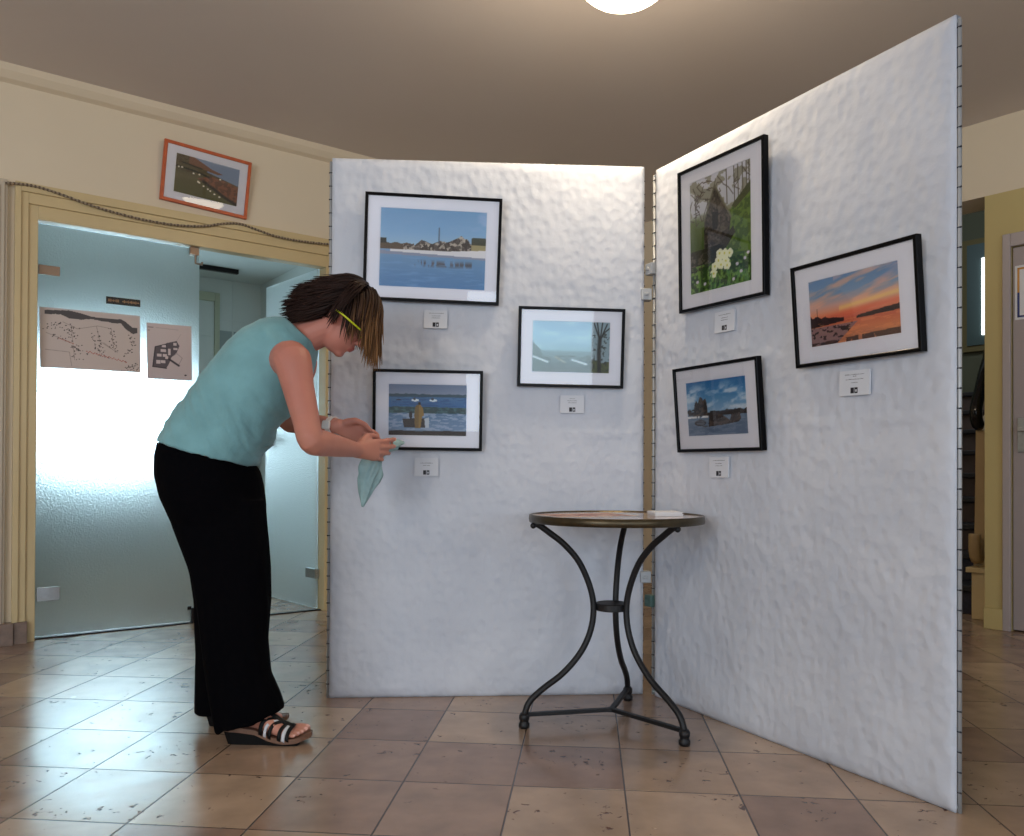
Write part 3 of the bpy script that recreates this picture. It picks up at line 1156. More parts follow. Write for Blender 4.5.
# notice on the lilac door
x0, z1 = hit(1014.5, 266, WR, 0.0)
_, z0 = hit(1014.5, 320, WR, 0.0)
nm = WR @ Matrix.Translation((x0, 0.006, z0))
hh = z1 - z0
nt = empty('door_notice', nm, 'framed notice with orange and blue border on the lilac door', 'notice')
bm = bmesh.new()
box(bm, 0, 0.24, 0, 0.002, 0, hh)
for k, (w, z) in enumerate(((.1, .86), (.12, .76), (.09, .66), (.06, .5), (.11, .3), (.08, .2))):
    box(bm, 0.045, 0.045 + w, -0.001, 0, hh * z, hh * z + 0.008, None, 1)
obj('sheet', bm, [M['paper'], M['ink']], nt)
bm = bmesh.new()
box(bm, 0.012, 0.022, -0.002, 0, hh * 0.5, hh - 0.012)
box(bm, 0.012, 0.2, -0.002, 0, hh - 0.022, hh - 0.012)
ob_ = obj('orange_border', bm, mat('orange_border', S(206, 150, 74), 0.6), nt)
bm = bmesh.new()
box(bm, 0.012, 0.022, -0.002, 0, 0.012, hh * 0.5)
box(bm, 0.012, 0.2, -0.002, 0, 0.012, 0.022)
obj('blue_border', bm, mat('blue_border', S(52, 64, 120), 0.6), nt)

# stairwell beyond the doorway
bm = bmesh.new()
box(bm, -2.6, 1.2, 3.6, 3.7, 0, 4.2, WR)
box(bm, 1.1, 1.2, 0.25, 3.7, 0, 4.2, WR)
box(bm, -2.6, -2.5, 0.25, 3.7, 0, 4.2, WR)
box(bm, -2.6, 1.2, 0.25, 3.7, 4.2, 4.3, WR)
struct(obj('wall_stairwell', bm, M['green_dark']))
SB = WR @ Matrix.Translation((0, 3.6, 0))
x0, z1 = hit(964, 243, SB)
x1, z0 = hit(996, 350, SB)
bm = bmesh.new()
box(bm, x0, x1, 3.54, 3.6, z0, z1, WR, 1)
e = 0.055
box(bm, x0 + e, x1 - e, 3.52, 3.54, z0 + e, z1 - e, WR, 0)
w2 = struct(obj('window_2', bm, [M['teal_panel'], M['ochre']]))
bm = bmesh.new()
xs0, zs1 = hit(981.5, 258, SB, 0.1)
xs1, zs0 = hit(988, 334, SB, 0.1)
box(bm, xs0, xs1, 3.50, 3.52, zs0, zs1, WR)
obj('bright_pane', bm, M['slit'], w2)

# stairs
st = empty('staircase', WR @ Matrix.Translation((-0.7, 0.35, 0)), 'stairs with black treads and beige balustrade rising behind the yellow pillar', 'stairs')
for k in range(1, 10):
    y = 0.07 + 0.26 * (k - 1)
    bm = bmesh.new()
    box(bm, -0.62, 0.58, y - 0.03, y + 0.285, 0.17 * k - 0.035, 0.17 * k)
    obj('tread', bm, M['tread'], st, bevel=0.006)
    bm = bmesh.new()
    box(bm, -0.6, 0.56, y, y + 0.02, 0.17 * (k - 1), 0.17 * k - 0.035)
    obj('riser', bm, M['blue_riser'] if k <= 2 else M['riser'], st)
bm = bmesh.new()
box(bm, -0.6, 0.56, 2.4, 3.2, 1.45, 1.53)
obj('landing', bm, M['tread'], st)
bal = bpy.data.objects.new('balustrade', None)
col.objects.link(bal)
bal.parent = st
bal.location = (0.58, -0.05, 0)
bm = bmesh.new()
# solid stepped string with curled foot, long axis y
prof = [(0.02, 0.30), (0.06, 0.30), (0.5, 0.72), (2.3, 1.95), (2.3, 3.0), (0.55, 1.45), (0.10, 1.14), (0.055, 1.1), (0.04, 0.6)]
va = [bm.verts.new((-0.055, y, z)) for y, z in prof]
vb = [bm.verts.new((0.03, y, z)) for y, z in prof]
bm.faces.new(va)
bm.faces.new(vb[::-1])
for i in range(len(prof)):
    j = (i + 1) % len(prof)
    bm.faces.new((va[i], va[j], vb[j], vb[i]))
obj('string_panel', bm, M['baluster'], bal, bevel=0.006)
bm = bmesh.new()
pts = [Vector((-0.03, 0.03 + 0.05 * math.cos(t) * 0.8 - 0.02, 0.44 + 0.1 * math.sin(t))) for t in np.linspace(R(150), R(350), 14)]
tube(bm, pts, 0.028, 8, flat=1.2)
obj('scroll', bm, M['baluster'], bal, smooth=True)
bm = bmesh.new()
for k in range(3):
    box(bm, -0.066, -0.055, 0.09 + k * 0.07, 0.12 + k * 0.07, 0.42 + k * 0.08, 1.12 + k * 0.06)
obj('slat', bm, M['baluster'], bal, bevel=0.003)
bm = bmesh.new()
box(bm, -0.035, 0.1, -0.06, 0.16, 0.0, 0.27)
box(bm, -0.06, 0.1, -0.08, 0.18, 0.27, 0.30)
obj('plinth', bm, M['casing'], bal, bevel=0.004)
bm = bmesh.new()
tube(bm, smooth_path([(-0.03, 0.03, 1.13), (-0.03, 0.0, 1.17), (-0.03, 0.0, 1.23), (-0.03, 0.06, 1.33), (-0.03, 0.19, 1.53), (-0.03, 0.5, 1.86), (-0.03, 2.2, 3.0)], 5), 0.034, 12, round_ends=True)
obj('handrail', bm, M['rail'], bal, smooth=True)

# ================================================================== cable, papers, plaque on the left
bm = bmesh.new()
cpts = [(6, 183), (20, 184), (38, 187), (60, 194), (90, 205), (120, 214), (150, 221), (180, 225.5), (205, 226), (225, 223.5), (240, 224), (255, 229), (275, 236), (300, 241), (330, 244.5)]
path = []
for px, py in cpts:
    s, z = hit(px, py, WL, 0.042)
    path.append(Vector((s, -0.042, z)))
path = smooth_path(path, 16)
for ph in (0, math.pi):
    tw = []
    for i, q in enumerate(path):
        t = i * 0.9 + ph
        tw.append(q + Vector((0, math.cos(t) * 0.0035, math.sin(t) * 0.0035)))
    tube(bm, tw, 0.0042, 6)
cab = obj('cable', bm, M['rope'], smooth=True)
cab.matrix_world = WL
tag(cab, 'brown twisted cable running along the top of the cream door frame', 'cable')


def fit(cs, mw, off_top, off_bot):
    tl, tr, br, bl = [hit(c[0], c[1], mw, off_top if i < 2 else off_bot) for i, c in enumerate(cs)]
    cx = (tl[0] + tr[0] + br[0] + bl[0]) / 4
    cz = (tl[1] + tr[1] + br[1] + bl[1]) / 4
    w = (math.hypot(tr[0] - tl[0], tr[1] - tl[1]) + math.hypot(br[0] - bl[0], br[1] - bl[1])) / 2
    h = (math.hypot(tl[0] - bl[0], tl[1] - bl[1]) + math.hypot(tr[0] - br[0], tr[1] - br[1])) / 2
    roll = (math.atan2(tr[1] - tl[1], tr[0] - tl[0]) + math.atan2(br[1] - bl[1], br[0] - bl[0])) / 2
    return cx, cz, w, h, roll


# sheets taped on the frosted glass
GP = 0.043


def sheet(name, cs, pic, label, cat, nm):
    cx, cz, w, h, roll = fit(cs, WL, -GP, -GP)
    e_ = empty(name, WL @ Matrix.Translation((cx, GP, cz)) @ Matrix.Rotation(-roll, 4, 'Y'), label, cat)
    b = bmesh.new()
    box(b, -w / 2, w / 2, 0, 0.0012, -h / 2, h / 2)
    obj('paper', b, M['paper'], e_)
    print_mesh(nm, pic, -w / 2, w / 2, -h / 2, h / 2, -0.0006, M['print'], e_)
    return e_


sheet('wall_map', [(39.5, 306.5), (140.5, 316), (140, 372.5), (40, 367)], pic_map(), 'wide printed map with dark coastline band taped to the frosted glass door', 'map', 'map_print')
sheet('floor_plan', [(147, 322.5), (192, 326.5), (191.5, 380.5), (147, 378.5)], pic_plan(), 'small upright floor plan sheet taped to the frosted glass right of the map', 'floor plan', 'plan_print')
cx, cz, w, h, roll = fit([(106, 296), (140.3, 300.3), (140.2, 307), (106.2, 303.6)], WL, -GP, -GP)
pq = empty('door_sign', WL @ Matrix.Translation((cx, GP, cz)) @ Matrix.Rotation(-roll, 4, 'Y'), 'small black strip sign with copper lettering on the frosted glass above the map', 'sign')
bm = bmesh.new()
box(bm, -w / 2, w / 2, -0.001, 0.002, -h / 2, h / 2)
obj('plaque', bm, M['black_plate'], pq)
bm = bmesh.new()
rnd = random.Random(3)
for a, b in ((-0.44, -0.13), (-0.03, 0.2), (0.23, 0.45)):
    x = a * w
    while x < b * w:
        lw = rnd.uniform(0.003, 0.006)
        hh = rnd.choice((0.1, 0.14, 0.2)) * h
        box(bm, x, x + lw, -0.002, -0.001, -hh * 0.9, hh)
        x += lw + 0.0018
obj('lettering', bm, M['copper_ink'], pq)


# ================================================================== exhibition panels
def panel(name, o, e_, label, cov0, cov1, seed, H=2.0):
    mw = frame_matrix((o[0], o[1], 0), (e_[0] - o[0], e_[1] - o[1]))
    L = math.hypot(e_[0] - o[0], e_[1] - o[1])
    t = empty(name, mw, label, 'display panel', 'white covered exhibition panels')
    # wire grid
    bm = bmesh.new()
    for x in (0.006, L - 0.006):
        tube(bm, [(x, 0.016, 0.0), (x, 0.016, H - 0.008)], 0.0055, 8)
    for z in (0.012, H - 0.012):
        tube(bm, [(0.006, 0.016, z), (L - 0.006, 0.016, z)], 0.0055, 8)
    obj('edge_tube', bm, M['wire'], t, smooth=True)
    bm = bmesh.new()
    z = 0.05
    while z < H - 0.02:
        tube(bm, [(-0.001, 0.0125, z), (L + 0.001, 0.0125, z)], 0.0024, 6)
        z += 0.05
    x = 0.05
    while x < L - 0.02:
        tube(bm, [(x, 0.017, 0.012), (x, 0.017, H - 0.012)], 0.002, 6)
        x += 0.05
    obj('wire_mesh', bm, M['wire_dark'], t, smooth=True)
    # cover sheet with soft creases, folded over the edges
    nx, nz = 90, 150
    xs = np.linspace(cov0, L - cov1, nx)
    zs = np.linspace(0.001, H + 0.002, nz)
    X, Z = np.meshgrid(xs, zs)
    wr = 0.009 * (fbm(X * 4, Z * 3, seed) - .5) + 0.006 * (fbm(X * 9 + Z * 3, Z * 5, seed + 3) - .5)
    cr = 0.004 * np.exp(-((Z - 1.0 - 0.02 * np.sin(X * 5)) / 0.008) ** 2) * (fbm(X * 5, Z * 0, seed + 9) > .45)
    Y = -0.004 + wr - cr
    Y = np.minimum(Y, 0.004)
    edge = np.minimum(np.minimum(X - cov0, L - cov1 - X), np.minimum(Z - 0.001, H + 0.002 - Z)) / 0.03
    ed = np.clip(edge, 0, 1)
    Y = Y * ed + 0.004 * (1 - ed)
    bm = bmesh.new()
    g = [[bm.verts.new((X[j, i], Y[j, i], Z[j, i])) for i in range(nx)] for j in range(nz)]
    for j in range(nz - 1):
        for i in range(nx - 1):
            bm.faces.new((g[j][i], g[j][i + 1], g[j + 1][i + 1], g[j + 1][i]))
    # returns
    ring = [g[0][i] for i in range(nx)] + [g[j][nx - 1] for j in range(1, nz)] + [g[nz - 1][i] for i in range(nx - 2, -1, -1)] + [g[j][0] for j in range(nz - 2, 0, -1)]
    back = [bm.verts.new((v.co.x, 0.0095, v.co.z)) for v in ring]
    n = len(ring)
    for i in range(n):
        j = (i + 1) % n
        bm.faces.new((ring[i], ring[j], back[j], back[i]))
    # the sheet folds over the top to the back
    fold = [[bm.verts.new((xs[i], y, z)) for i in range(nx)] for y, z in ((0.0095, H + 0.003), (0.024, H + 0.003), (0.026, H - 0.12))]
    for a in range(2):
        for i in range(nx - 1):
            bm.faces.new((fold[a][i], fold[a][i + 1], fold[a + 1][i + 1], fold[a + 1][i]))
    obj('cover', bm, M['cover'], t, smooth=True)
    return t, mw, L


PB, MB_, LB = panel('display_panel', (-0.684, 3.010), (0.503, 3.085), 'white covered display panel standing behind the woman, holding three framed photos', 0.012, 0.004, 3)
PR, MR, LR = panel('display_panel', (0.521, 3.088), (1.099, 2.006), 'white covered display panel angled towards the viewer at right, behind the round table', 0.030, 0.009, 21, 1.978)


def clip_part(par, x, z, m):
    b = bmesh.new()
    box(b, x - 0.02, x + 0.02, -0.012, 0.03, z - 0.022, z + 0.022)
    box(b, x - 0.012, x + 0.006, -0.018, -0.012, z - 0.006, z + 0.006)
    return obj('clamp', b, m, par, bevel=0.003)


clip_part(PB, LB + 0.004, EYE + (HY - 294) / F_PX * 3.09, M['wire'])
clip_part(PB, LB + 0.004, EYE + (HY - 576) / F_PX * 3.09, M['wire'])
clip_part(PR, 0.006, EYE + (HY - 268) / F_PX * 3.08, M['wire'])
clip_part(PR, 0.006, EYE + (HY - 600) / F_PX * 3.08, mat('green_grey_clamp', S(80, 110, 106), 0.5))


# ------------------------------------------------------------------ framed pictures
def framed(cs, inner, pic, mw, label, off_top=0.054, off_bot=0.034, fm='black_frame', fw=0.011, depth=0.022, group='framed photographs on the exhibition panels', cat='framed photo'):
    cx, cz, w, h, roll = fit(cs, mw, off_top, off_bot)
    ic = fit(inner, mw, (off_top * 2 + off_bot) / 3 - 0.005, (off_top + off_bot * 2) / 3 - 0.005)
    tilt = math.asin((off_top - off_bot) / h)
    mm = mw @ Matrix.Translation((cx, -(off_top + off_bot) / 2, cz)) @ Matrix.Rotation(-roll, 4, 'Y') @ Matrix.Rotation(tilt, 4, 'X')
    t = empty('picture_frame', mm, label, cat, group)
    hw, hh = w / 2, h / 2
    b = bmesh.new()
    # mitred moulding
    prof = [(0, depth), (0, 0.002), (0.0015, 0), (fw - 0.002, 0.0), (fw, 0.002), (fw, depth)]
    rings = []
    for ins, y in prof:
        x_, z_ = hw - ins, hh - ins
        rings.append([b.verts.new((sx * x_, y, sz * z_)) for sx, sz in ((-1, -1), (1, -1), (1, 1), (-1, 1))])
    for i in range(len(rings)):
        j = (i + 1) % len(rings)
        for k in range(4):
            l = (k + 1) % 4
            b.faces.new((rings[i][k], rings[i][l], rings[j][l], rings[j][k]))
    obj('moulding', b, M[fm], t)
    # mat with bevelled window
    ox, oz = ic[0] - cx, ic[1] - cz
    iw, ih = ic[2] / 2, ic[3] / 2
    ax, az = hw - fw + 0.001, hh - fw + 0.001
    b = bmesh.new()
    r0 = [b.verts.new((sx * ax, 0.008, sz * az)) for sx, sz in ((-1, -1), (1, -1), (1, 1), (-1, 1))]
    r1 = [b.verts.new((ox + sx * iw, 0.008, oz + sz * ih)) for sx, sz in ((-1, -1), (1, -1), (1, 1), (-1, 1))]
    r2 = [b.verts.new((ox + sx * (iw - 0.0015), 0.0095, oz + sz * (ih - 0.0015))) for sx, sz in ((-1, -1), (1, -1), (1, 1), (-1, 1))]
    for a, c in ((r0, r1), (r1, r2)):
        for k in range(4):
            l = (k + 1) % 4
            b.faces.new((a[k], a[l], c[l], c[k]))
    b.faces.new([b.verts.new((sx * ax, 0.012, sz * az)) for sx, sz in ((-1, -1), (1, -1), (1, 1), (-1, 1))])
    obj('mat', b, M['mat_board'], t)
    print_mesh('photo', pic, ox - iw, ox + iw, oz - ih, oz + ih, 0.0098, M['print'], t, 1.35)
    b = bmesh.new()
    quad(b, [(-ax, 0.0045, -az), (ax, 0.0045, -az), (ax, 0.0045, az), (-ax, 0.0045, az)])
    obj('glass', b, M['pane'], t, recalc=False)
    b = bmesh.new()
    box(b, -ax, ax, 0.014, depth - 0.002, -az, az)
    obj('backing', b, M['wire_dark'], t)
    return t, w, h


framed([(364, 191), (501.5, 198.4), (499.9, 305.4), (363.6, 299)], [(379.8, 207), (486.2, 212.4), (485.8, 289.9), (379.4, 286)], pic_beach(), MB_,
       'largest black frame on the left panel, blue beach with pale rocks mirrored in water')
framed([(372.3, 368.6), (482.8, 370.6), (482.3, 451.5), (372.6, 449.5)], [(388.2, 384), (466.7, 384.8), (466.9, 436.6), (388.2, 435.4)], pic_boatman(), MB_,
       'black framed photo of a man standing by a boat, at the woman\'s hands')
framed([(518.3, 305.5), (625, 308.9), (624, 388.6), (517.9, 386.3)], [(532, 320.6), (610.2, 322.1), (609.8, 373.5), (532.7, 371.9)], pic_window(), MB_,
       'black framed pale landscape with a dark tree, right side of left panel')
framed([(675.3, 174), (761.8, 134.5), (766, 294.2), (680.5, 313.4)], [(687.4, 184.5), (748.4, 159.5), (751.8, 279.7), (691, 294.5)], pic_chapel(), MR,
       'tall black framed photo of a stone chapel behind white flowers', off_top=0.054, off_bot=0.034)
framed([(788.6, 268.4), (915.3, 233.4), (922.3, 351.3), (796.4, 368.9)], [(806.6, 283), (896, 260.5), (901.4, 333), (811, 347.7)], pic_sunset(), MR,
       'black framed orange and blue sunset over water on the right panel', off_top=0.060, off_bot=0.034)
framed([(671.1, 369.6), (756, 355.4), (762, 451), (677.9, 452.6)], [(684.2, 383.4), (743.8, 375.5), (747.9, 433.8), (688.2, 436.9)], pic_rocks(), MR,
       'small black framed photo of dark sea rocks under cloudy blue sky', off_top=0.060, off_bot=0.034)
framed([(164.7, 137.5), (251.3, 162.4), (247.6, 219.6), (160.5, 199)], [(176.3, 152.5), (239.9, 169.7), (237.2, 206.6), (174, 191)], pic_fields(), WL,
       'orange wood frame with a photo of grazed hills by the sea, above the glass doors', off_top=0.06, off_bot=0.024, fm='orange_frame', fw=0.017, group=None)


# ------------------------------------------------------------------ caption cards
def card(cs, mw, label, lines, seed):
    cx, cz, w, h, roll = fit(cs, mw, 0.016, 0.016)
    t = empty('caption_card', mw @ Matrix.Translation((cx, -0.016, cz)) @ Matrix.Rotation(-roll, 4, 'Y'), label, 'caption card', 'caption cards under the photographs')
    b = bmesh.new()
    box(b, -w / 2, w / 2, 0, 0.006, -h / 2, h / 2)
    rn = random.Random(seed)
    for z, f, o_ in lines:
        x = (o_ - f / 2) * w
        while x < (o_ + f / 2) * w:
            lw = rn.uniform(0.001, 0.0035)
            lh = rn.choice((0.0012, 0.0016, 0.0022))
            box(b, x, x + lw, -0.0004, 0, z * h, z * h + lh, None, 1)
            x += lw + 0.0009
    obj('card', b, [M['card_white'], M['ink']], t)
    b = bmesh.new()
    s = 0.0115
    zb = -0.3 * h
    for a0, a1, c0, c1 in ((-s, -s * 0.05, -0.5, 0.5), (s * 0.12, s, 0.15, 0.5), (s * 0.12, s * 0.35, -0.5, 0.5), (s * 0.78, s, -0.5, 0.5), (s * 0.12, s, -0.5, -0.25)):
        box(b, a0, a1, -0.0005, 0, zb + c0 * 0.016, zb + c1 * 0.016)
    obj('dark_emblem', b, M['ink_dark'], t)


L3 = [(.32, .6, 0), (.17, .34, 0), (.06, .34, 0)]
card([(424, 310), (447.5, 310.6), (447.2, 328.4), (424.2, 328)], MB_, 'white caption card under the large beach photo', L3, 1)
card([(414.2, 457.8), (438.3, 458), (438.2, 476.2), (414.4, 476)], MB_, 'white caption card under the photo of the man by a boat', [(.2, .5, 0), (.07, .28, 0)], 2)
card([(560.4, 395.3), (584, 395.5), (584, 413.2), (560.4, 413)], MB_, 'white caption card under the pale landscape with the dark tree', [(.3, .2, 0), (.18, .4, 0), (.07, .34, 0)], 3)
card([(714.7, 312.9), (734.5, 309), (734.2, 329.7), (714.7, 333.7)], MR, 'white caption card under the tall chapel photo', L3, 4)
card([(839.5, 371.8), (869.5, 368.7), (869.5, 394.2), (839.5, 396.4)], MR, 'white caption card under the orange sunset photo', [(.32, .62, 0), (.25, .08, 0), (.13, .56, 0), (.0, .2, 0)], 5)
card([(709.3, 457), (728.2, 457), (728.2, 477.2), (709.3, 477.8)], MR, 'white caption card under the photo of dark sea rocks', L3, 6)

# ================================================================== bistro table
TC = Vector((0.337, 2.735, 0))
tb = empty('bistro_table', TC, 'round bistro table with brass rim and three curved black iron legs', 'table')
ZT, RT = 0.697, 0.291
ob = (0.014, 0.01, 0)
bm = bmesh.new()
lathe(bm, [(0.0, ZT - 0.014), (RT - 0.012, ZT - 0.014), (RT - 0.004, ZT - 0.010), (RT - 0.004, ZT - 0.004), (0.0001, ZT - 0.004)], 64, ob)
obj('table_top', bm, M['marble'], tb)
bm = bmesh.new()
n = 72
prof = [(RT - 0.004, ZT - 0.027), (RT + 0.001, ZT - 0.026), (RT + 0.003, ZT - 0.014), (RT + 0.001, ZT - 0.001), (RT - 0.002, ZT), (RT - 0.007, ZT - 0.001), (RT - 0.007, ZT - 0.012), (RT - 0.03, ZT - 0.0145), (RT - 0.03, ZT - 0.02)]
rings = [[bm.verts.new((ob[0] + r_ * math.cos(2 * math.pi * k / n), ob[1] + r_ * math.sin(2 * math.pi * k / n), z)) for k in range(n)] for r_, z in prof]
for i in range(len(prof)):
    a, b_ = rings[i], rings[(i + 1) % len(prof)]
    for k in range(n):
        bm.faces.new((a[k], a[(k + 1) % n], b_[(k + 1) % n], b_[k]))
obj('rim', bm, M['brass_rim'], tb, smooth=True)
legp = [(.266, .669), (.25, .662), (.215, .637), (.165, .598), (.115, .540), (.078, .460), (.064, .388), (.074, .312), (.108, .240), (.168, .174), (.236, .126), (.280, .088), (.297, .050), (.300, .012)]
for ang in (192, 311, 71):
    ca, sa = math.cos(R(ang)), math.sin(R(ang))
    k_ = 1.0 if ang != 71 else 0.955
    pts = smooth_path([Vector((r_ * k_ * ca, r_ * k_ * sa, z)) for r_, z in legp], 5)
    bm = bmesh.new()
    tube(bm, pts, 0.0105, 12, round_ends=False)
    lg = obj('leg', bm, M['black_iron'], tb, smooth=True)
    bm = bmesh.new()
    c = (0.30 * k_ * ca, 0.30 * k_ * sa, 0)
    lathe(bm, [(0.014, 0.0), (0.018, 0.004), (0.018, 0.016), (0.0145, 0.02), (0.0145, 0.026), (0.017, 0.03), (0.017, 0.042), (0.012, 0.05)], 20, c)
    obj('foot', bm, M['black_iron'], lg, smooth=True)
    bm = bmesh.new()
    ell(bm, (0.272 * ca, 0.272 * sa, 0.662), ((0.010, 0, 0), (0, 0.010, 0), (0, 0, 0.010)), 12, 8)
    obj('bolt', bm, M['black_iron'], lg, smooth=True)
bm = bmesh.new()
lathe(bm, [(0.048, .376), (0.057, .378), (0.057, .400), (0.05, .402), (0.046, .400)], 32)
obj('centre_ring', bm, M['black_iron'], tb, smooth=False, bevel=0.002)
bm = bmesh.new()
for ang in (192, 311, 71):
    k_ = 1.0 if ang != 71 else 0.955
    mr_ = Matrix.Rotation(R(ang), 4, 'Z')
    box(bm, 0.0, 0.288 * k_, -0.009, 0.009, 0.038, 0.05, mr_)
box(bm, -0.012, 0.012, -0.012, 0.012, 0.0375, 0.0505)
obj('stretcher', bm, M['black_iron'], tb, bevel=0.002)

# papers on the table
zt = ZT - 0.0035
pm = Matrix.Translation((0.522, 2.78, zt)) @ Matrix.Rotation(R(3), 4, 'Z')
bm = bmesh.new()
for k in range(4):
    dx = (0.0, 0.002, -0.002, 0.001)[k]
    box(bm, -0.047 + dx, 0.047 + dx, -0.06, 0.06, k * 0.0032, k * 0.0032 + 0.003, pm)
tag(obj('card_stack', bm, M['paper']), 'small stack of white cards lying near the right edge of the round table', 'cards')
lm = Matrix.Translation((0.25, 2.74, zt)) @ Matrix.Rotation(R(24), 4, 'Z')
lf = empty('leaflet', lm, 'reddish printed leaflet lying flat on the left of the round table top', 'leaflet')
bm = bmesh.new()
box(bm, -0.15, 0.15, -0.105, 0.105, 0, 0.001)
obj('sheet', bm, M['paper'], lf)
pc = Pic(60, 44)
pc.grad([(0, (176, 120, 96)), (.5, (150, 92, 76)), (1, (188, 150, 130))])
pc.put(fbm(pc.x * 8, pc.y * 10, 4) > .52, (206, 176, 156), .8)
pc.put((np.abs(pc.x - .5) > .47) | (np.abs(pc.y - .5) > .46), (216, 206, 200))
pr = print_mesh('print', pc, -0.15, 0.15, -0.105, 0.105, 0, M['print'], lf)
pr.rotation_euler = (R(-90), 0, 0)
pr.location = (0, 0, 0.0014)

# ================================================================== ceiling lamp
LX, LY, LZ = 0.382, 2.80, 2.455
lp = empty('ceiling_lamp', (LX, LY, CEIL), 'round glowing glass ceiling lamp above the corner of the panels', 'ceiling lamp')
bm = bmesh.new()
prof = [(0.01, 0.0)] + [(0.19 * math.sin(R(a)), 0.19 - 0.19 * math.cos(R(a))) for a in range(8, 62, 6)] + [(0.16, 0.1)]
prof = [(r_, z * 0.85 + LZ - CEIL) for r_, z in prof]
lathe(bm, prof, 40)
obj('glass_bowl', bm, M['glow'], lp, smooth=True)
bm = bmesh.new()
lathe(bm, [(0.172, LZ - CEIL + 0.082), (0.176, LZ - CEIL + 0.084), (0.176, LZ - CEIL + 0.10), (0.12, LZ - CEIL + 0.115), (0.02, LZ - CEIL + 0.12), (0.012, LZ - CEIL + 0.13), (0.012, -0.03), (0.05, -0.02), (0.06, 0.0)], 40)
obj('metal_fitting', bm, M['brass_rim'], lp, smooth=False)

exec_person = True
# ================================================================== THE WOMAN
def remesh(bm, name, vox, it=4, fac=0.5):
    me = bpy.data.meshes.new(name + '_tmp')
    bmesh.ops.recalc_face_normals(bm, faces=bm.faces)
    bm.to_mesh(me)
    bm.free()
    o = bpy.data.objects.new(name + '_tmp', me)
    col.objects.link(o)
    md = o.modifiers.new('r', 'REMESH')
    md.mode = 'VOXEL'
    md.voxel_size = vox
    md.use_smooth_shade = True
    ms = o.modifiers.new('s', 'SMOOTH')
    ms.factor = fac
    ms.iterations = it
    dg = bpy.context.evaluated_depsgraph_get()
    res = bpy.data.meshes.new_from_object(o.evaluated_get(dg))
    res.name = name
    bpy.data.objects.remove(o)
    bpy.data.meshes.remove(me)
    for p in res.polygons:
        p.use_smooth = True
    return res


ROOT = Vector((-0.80, 2.61, 0))
wm = empty('person', ROOT, 'woman in teal sleeveless top and black trousers bending towards a framed photo, cloth in hand', 'person')
INV = Matrix.Translation(-ROOT)


def child_mesh(name, me, m, parent=None):
    me.transform(INV)
    for x in (m if isinstance(m, (list, tuple)) else [m]):
        me.materials.append(x)
    o = bpy.data.objects.new(name, me)
    link(o, parent or wm)
    return o


def child_bm(name, bm, m, smooth=True, parent=None, bevel=0.0):
    for v in bm.verts:
        v.co = v.co - ROOT
    return obj(name, bm, m, parent or wm, smooth=smooth, bevel=bevel)


YV = Vector((0, 1, 0))


def sec(back, front, yhalf, d, sc=1.0):
    """a cross section of the figure seen in profile: back and front outline pixels at depth d"""
    k = 6.0 * max(0.0, min(1.0, (back[1] - 320) / 120.0)) if d == D0 else 3.0 * max(0.0, min(1.0, (560 - back[1]) / 60.0))
    b, f = P(back[0] + k, back[1], d), P(front[0] + k * .25, front[1], d)
    return ((b + f) / 2, (f - b) / 2 * sc, YV * yhalf * sc)


D0 = 2.61
TORSO = [((158, 440), (254, 467), .178), ((168, 422), (260, 455), .172), ((181, 403), (268, 443), .165), ((206, 372), (278, 423), .155), ((218, 357), (287, 417), .158),
         ((231, 342), (292, 410), .164), ((247, 329), (301, 394), .160), ((264, 321), (310, 374), .146), ((277, 318), (315, 357), .118), ((287, 318), (317, 345), .088)]

# ---- body
bm = bmesh.new()
hipsec = [((160, 487), (260, 492), .165), ((158, 465), (256, 474), .165)] + TORSO
loft(bm, [sec(a, b, y, D0, 0.80 if i < 4 else 0.92) for i, (a, b, y) in enumerate(hipsec)], 28, 2.3)
# neck
C = P(344.5, 319, 2.60)
g = Vector((math.cos(R(40)), -0.02, -math.sin(R(40)))).normalized()
s_ = Vector((0, 1, 0))
s_ = (s_ - g * s_.dot(g)).normalized()
u = s_.cross(g) * -1
if u.z < 0:
    u = -u
HS = 0.89


def H(f, up, sd=0.0):
    return C + (g * f + u * up + s_ * sd) * HS


nb = P(298, 340, D0)
tube(bm, [nb + (nb - H(-.02, -.05)) * 0.25, nb, (nb + H(-.02, -.05)) / 2, H(-.015, -.04)], [.066, .058, .053, .05], 18, flat=1.0)
# head
ell(bm, H(-.012, .032), (g * .098 * HS, s_ * .077 * HS, u * .105 * HS), 28, 18)
ell(bm, H(.028, -.045), (g * .062 * HS, s_ * .058 * HS, u * .078 * HS), 24, 14)
ell(bm, H(.060, -.104), (g * .022 * HS, s_ * .024 * HS, u * .018 * HS), 14, 10)
tube(bm, [H(.066, .02), H(.092, -.008), H(.108, -.030), H(.098, -.04)], [.012, .010, .0125, .010], 12)
for sd in (-1, 1):
    ell(bm, H(.100, -.037, sd * .012), (g * .009, s_ * .008, u * .007), 10, 8)            # nostrils
    ell(bm, H(.066, -.022, sd * .036), (g * .022, s_ * .022, u * .022), 14, 10)            # cheeks
    tube(bm, [H(.084, .022, sd * .012), H(.080, .027, sd * .034), H(.062, .02, sd * .054)], [.007, .0085, .006], 10)   # brows
    ell(bm, H(.071, .002, sd * .031), (g * .0125, s_ * .0135, u * .0105), 14, 10)          # eyes
    ell(bm, H(-.012, -.012, sd * .076), (g * .019, s_ * .007, u * .031), 16, 10)           # ears
    ell(bm, H(-.002, -.036, sd * .073), (g * .008, s_ * .006, u * .009), 10, 8)
tube(bm, [H(.082, -.066, -.022), H(.092, -.063, -.008), H(.092, -.063, .008), H(.082, -.066, .022)], [.004, .0068, .0068, .004], 10, round_ends=True)
